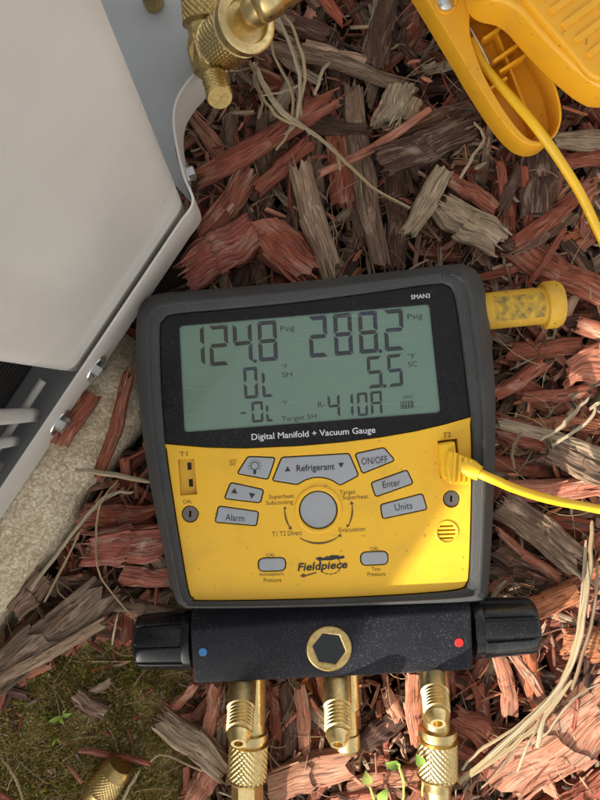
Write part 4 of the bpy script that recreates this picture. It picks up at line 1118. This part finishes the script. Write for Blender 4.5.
for l, r, c, lab in [
 ([(592, 520, 30), (590, 570, 33), (582, 620, 35), (568, 670, 34), (548, 702, 32), (515, 735, 30), (480, 766, 27), (458, 782, 24)], .0021, STRAW, 'thick straw stalk curving past the right knob towards the hose end'),
 ([(586, 540, 31), (580, 620, 34), (566, 676, 33), (545, 715, 31), (538, 748, 29)], .0016, PALE, 'straw blade hanging straight beside the thick curved stalk'),
 ([(572, 680, 33), (540, 722, 31), (505, 752, 29), (470, 776, 26)], .0016, STRAW, 'thin straw under the thick curved stalk'),
 ([(588, 560, 33), (586, 610, 36), (574, 660, 36), (552, 696, 34), (520, 728, 32), (486, 758, 29)], .0011, PALE, 'narrow pale blade lying on top of the thick curved stalk'),
 ([(598, 560, 29), (594, 610, 32), (584, 650, 33), (572, 690, 32)], .0012, BROWN, 'brown blade right of the thick curved stalk'),
 ([(556, 690, 33), (520, 724, 31), (478, 752, 28), (462, 770, 25)], .0010, STRAW, 'upper thin straw branching from the thick curved stalk'),
 ([(268, 30, 40), (276, 60, 37), (292, 92, 34), (290, 128, 31), (276, 150, 29)], .0008, STRAW, 'fine stem left of the coupler stem'),
 ([(262, 96, 34), (282, 92, 34), (300, 84, 33)], .0007, PALE, 'short cross fibre in the dry tuft'),
 ([(258, 62, 34), (254, 80, 33), (262, 100, 32), (258, 118, 31)], .0009, BROWN, 'brown curled root at the left of the dry tuft'),
 ([(296, 120, 33), (318, 138, 33), (335, 150, 32), (340, 170, 31)], .0009, PALE, 'pale fibre looping right of the dry tuft'),
 ([(600, 684, 30), (580, 694, 31), (562, 712, 31), (545, 735, 30), (520, 750, 28)], .0007, PALE, 'hair thin wavy tendril on the large pink chunk'),
 ([(540, 720, 33), (525, 752, 32), (518, 772, 28)], .0008, PALE, 'short pale fibre below the crossing straws'),
 ([(250, 60, 30), (262, 95, 32), (280, 118, 33), (312, 132, 33), (352, 168, 33), (376, 190, 31), (410, 208, 33)], .0010, STRAW, 'long thin dry stem trailing right above the gauge'),
 ([(275, 10, 40), (290, 45, 38), (300, 80, 34), (296, 120, 31), (285, 135, 30)], .0013, PALE, 'dry grass stem dropping from the hose coupler'),
 ([(285, 15, 40), (298, 40, 37), (305, 75, 34), (300, 108, 31), (310, 135, 29)], .0011, STRAW, 'second dry stem beside the coupler stem'),
 ([(254, 62, 33), (264, 85, 32), (282, 112, 33), (305, 128, 32)], .0018, PALE, 'thick pale root in the dry tuft below the coupler'),
 ([(330, 62, 33), (322, 72, 34), (315, 95, 32)], .0010, PALE, 'short curled fibre on the long brown stick'),
 ([(474, 122, 40), (484, 138, 38), (472, 158, 36), (460, 178, 33)], .0009, PALE, 'bent pale fibre at the split end of the dark cracked chip'),
 ([(150, 482, 36), (110, 474, 39), (75, 470, 40)], .0016, PALE, 'pale straw pointing from the boot across the concrete pad'),
 ([(118, 480, 34), (100, 505, 35), (96, 545, 34), (100, 575, 32), (118, 600, 31), (140, 625, 29)], .0006, STRAW, 'yellow wiry stem left of the boot'),
 ([(133, 492, 32), (112, 494, 33), (92, 510, 33), (60, 550, 31), (30, 590, 29)], .0013, PALE, 'long weathered straw along the foot of the pad'),
 ([(80, 532, 36), (65, 562, 35), (44, 602, 33)], .0007, STRAW, 'straight thin straw crossing the bark strip'),
 ([(118, 614, 28), (114, 632, 22), (112, 645, 16)], .0006, PALE, 'short fibre above the moss by the left knob'),
 ([(2, 760, 12), (14, 776, 12), (24, 802, 12)], .0008, STRAW, 'green grey stalk in the bottom left corner'),
 ([(140, 770, 13), (128, 790, 12), (120, 806, 12)], .0010, PALE, 'pale straw beside the brass cap'),
 ([(150, 762, 16), (165, 755, 16), (200, 770, 17), (222, 772, 18)], .0007, STRAW, 'fine straw in front of the grey plank-like chip'),
 ([(588, 398, 34), (575, 412, 34), (560, 428, 33), (540, 440, 31)], .0013, PALE, 'sunlit straw curling right of the boot'),
 ([(596, 404, 34), (590, 420, 34), (570, 434, 33), (552, 446, 31)], .0011, PALE, 'lower of the two sunlit straws right of the boot'),
 ([(515, 470, 30), (512, 450, 33), (522, 432, 34)], .0009, BROWN, 'brown curved fibre just above the yellow cable'),
 ([(565, 565, 30), (578, 575, 31), (586, 583, 31)], .0009, PALE, 'short pale fibre crossed by the thick straw'),
 ([(480, 790, 20), (500, 770, 26), (520, 740, 30)], .0007, BROWN, 'brown fibre near the right hose end')]:
    fibre('grass_stalk', P3(l), r, c, lab, 'straw', GS)
# untold loose fibres
data = []; n = 0
while n < 330:
    px, py = RN.uniform(0, 600), RN.uniform(0, 800); mz = moss_zone(px, py); z = .008 if mz else RN.uniform(.014, .026); p = G(px, py, z)
    if blocked(p, .006) or (150 < px < 490 and 280 < py < 670): continue
    L = RN.uniform(.006, .032); a = RN.uniform(0, 6.28); k = RN.uniform(-.7, .7); pts = []
    for i in range(6):
        t = i / 5; aa = a + k * t; pts.append(p + Vector((math.cos(aa) * L * t, math.sin(aa) * L * t, math.sin(t * 3) * .002)))
    vs, fs = tube_data(pts, RN.uniform(.00012, .00030), 5); c = RN.choice([STRAW, BROWN, BROWN, BROWN]); data.append(([tuple(v) for v in vs], fs, [], (*c, 1))); n += 1
o = bpy.data.objects.new('loose_fibres', fill_mesh('loose_fibres', data, M['tinted'], 70)); COL.objects.link(o)
tag(o, 'fine loose straw fibres strewn over mulch and moss', 'fibres', kind='stuff')

def leaf(parent, p, ang, L, Wd, col, tilt=.3):
    vs, fs = [], []; d = Vector((math.cos(ang), math.sin(ang), 0)); s = Vector((-d.y, d.x, 0)); n = 8
    for lay in (0, 1):
        for i in range(n + 1):
            t = i / n; w = math.sin(math.pi * t ** .8) * Wd / 2 + .0001
            c = Vector(p) + d * L * t + Vector((0, 0, tilt * L * math.sin(t * 2.2) - lay * .0003))
            for k in (-1, 0, 1): vs.append(tuple(c + s * w * k + Vector((0, 0, abs(k) * w * .35))))
    m = 3 * (n + 1)
    for lay in (0, 1):
        for i in range(n):
            for k in (0, 1): a = lay * m + i * 3 + k; f = (a, a + 3, a + 4, a + 1); fs.append(f if lay else f[::-1])
    me = fill_mesh('leaf', [(vs, fs, [], (*col, 1))], M['tinted'], 180); o = bpy.data.objects.new('leaf', me); COL.objects.link(o); put(o, parent); return o
GREEN = (.20, .29, .045)
def seedling(px, py, z, label, leaves, stems, cat='seedling'):
    t = thing('seedling', G(px, py, .008), label, cat)
    for l in stems: fibre('stem', P3(l), .0008, (.26, .33, .08), parent=t)
    for (x, y, zz, a, L, w) in leaves: leaf(t, G(x, y, zz / 1000), math.radians(a), L * RN.uniform(.65, .9), w * RN.uniform(.6, .85), tuple(g * RN.uniform(.75, 1.2) for g in GREEN))
seedling(398, 780, 8, 'small green seedling with round leaves between the middle port and the right hose',
         [(400, 764, 34, 170, .013, .008), (398, 768, 34, 120, .008, .006), (368, 785, 28, 100, .012, .008), (378, 800, 26, 60, .012, .008)],
         [[(402, 806, 10), (404, 785, 24), (399, 766, 34)], [(376, 815, 10), (374, 800, 22), (370, 786, 28)]])
seedling(420, 770, 8, 'single leaf sprout leaning on the right brass hose end', [(423, 765, 36, 120, .013, .008)], [[(421, 808, 10), (423, 785, 26), (422, 766, 36)]])
seedling(62, 715, 4, 'tiny bright green weed growing on the moss',
         [(62, 716, 9, 20, .010, .0035), (62, 716, 9, 200, .010, .0035), (63, 715, 9, 60, .009, .003), (60, 716, 9, 300, .008, .003), (56, 738, 7, 250, .006, .002), (56, 738, 7, 330, .006, .002)], [[(61, 720, 3), (62, 716, 9)]])

# brass cap dropped on the moss
def cap():
    a = G(121, 764, .0155); b = G(96, 800, .0135)
    c = thing('brass_cap', (a + b) / 2 - Vector((0, 0, .012)), 'knurled brass flare cap lying on the moss', 'brass cap')
    lathe('cap_shell', a, b, [(0, 0), (.0, .0078), (.05, .0088), (.22, .0092), (.24, .0098), (.72, .0104), (.75, .0096), (.95, .0100), (1, .0092), (1, .0078), (.4, .0076), (.4, 0)], M['brass_old'], c, knurl=(.24, .72, .0011, 26, 150, 28), smooth=50)
cap()
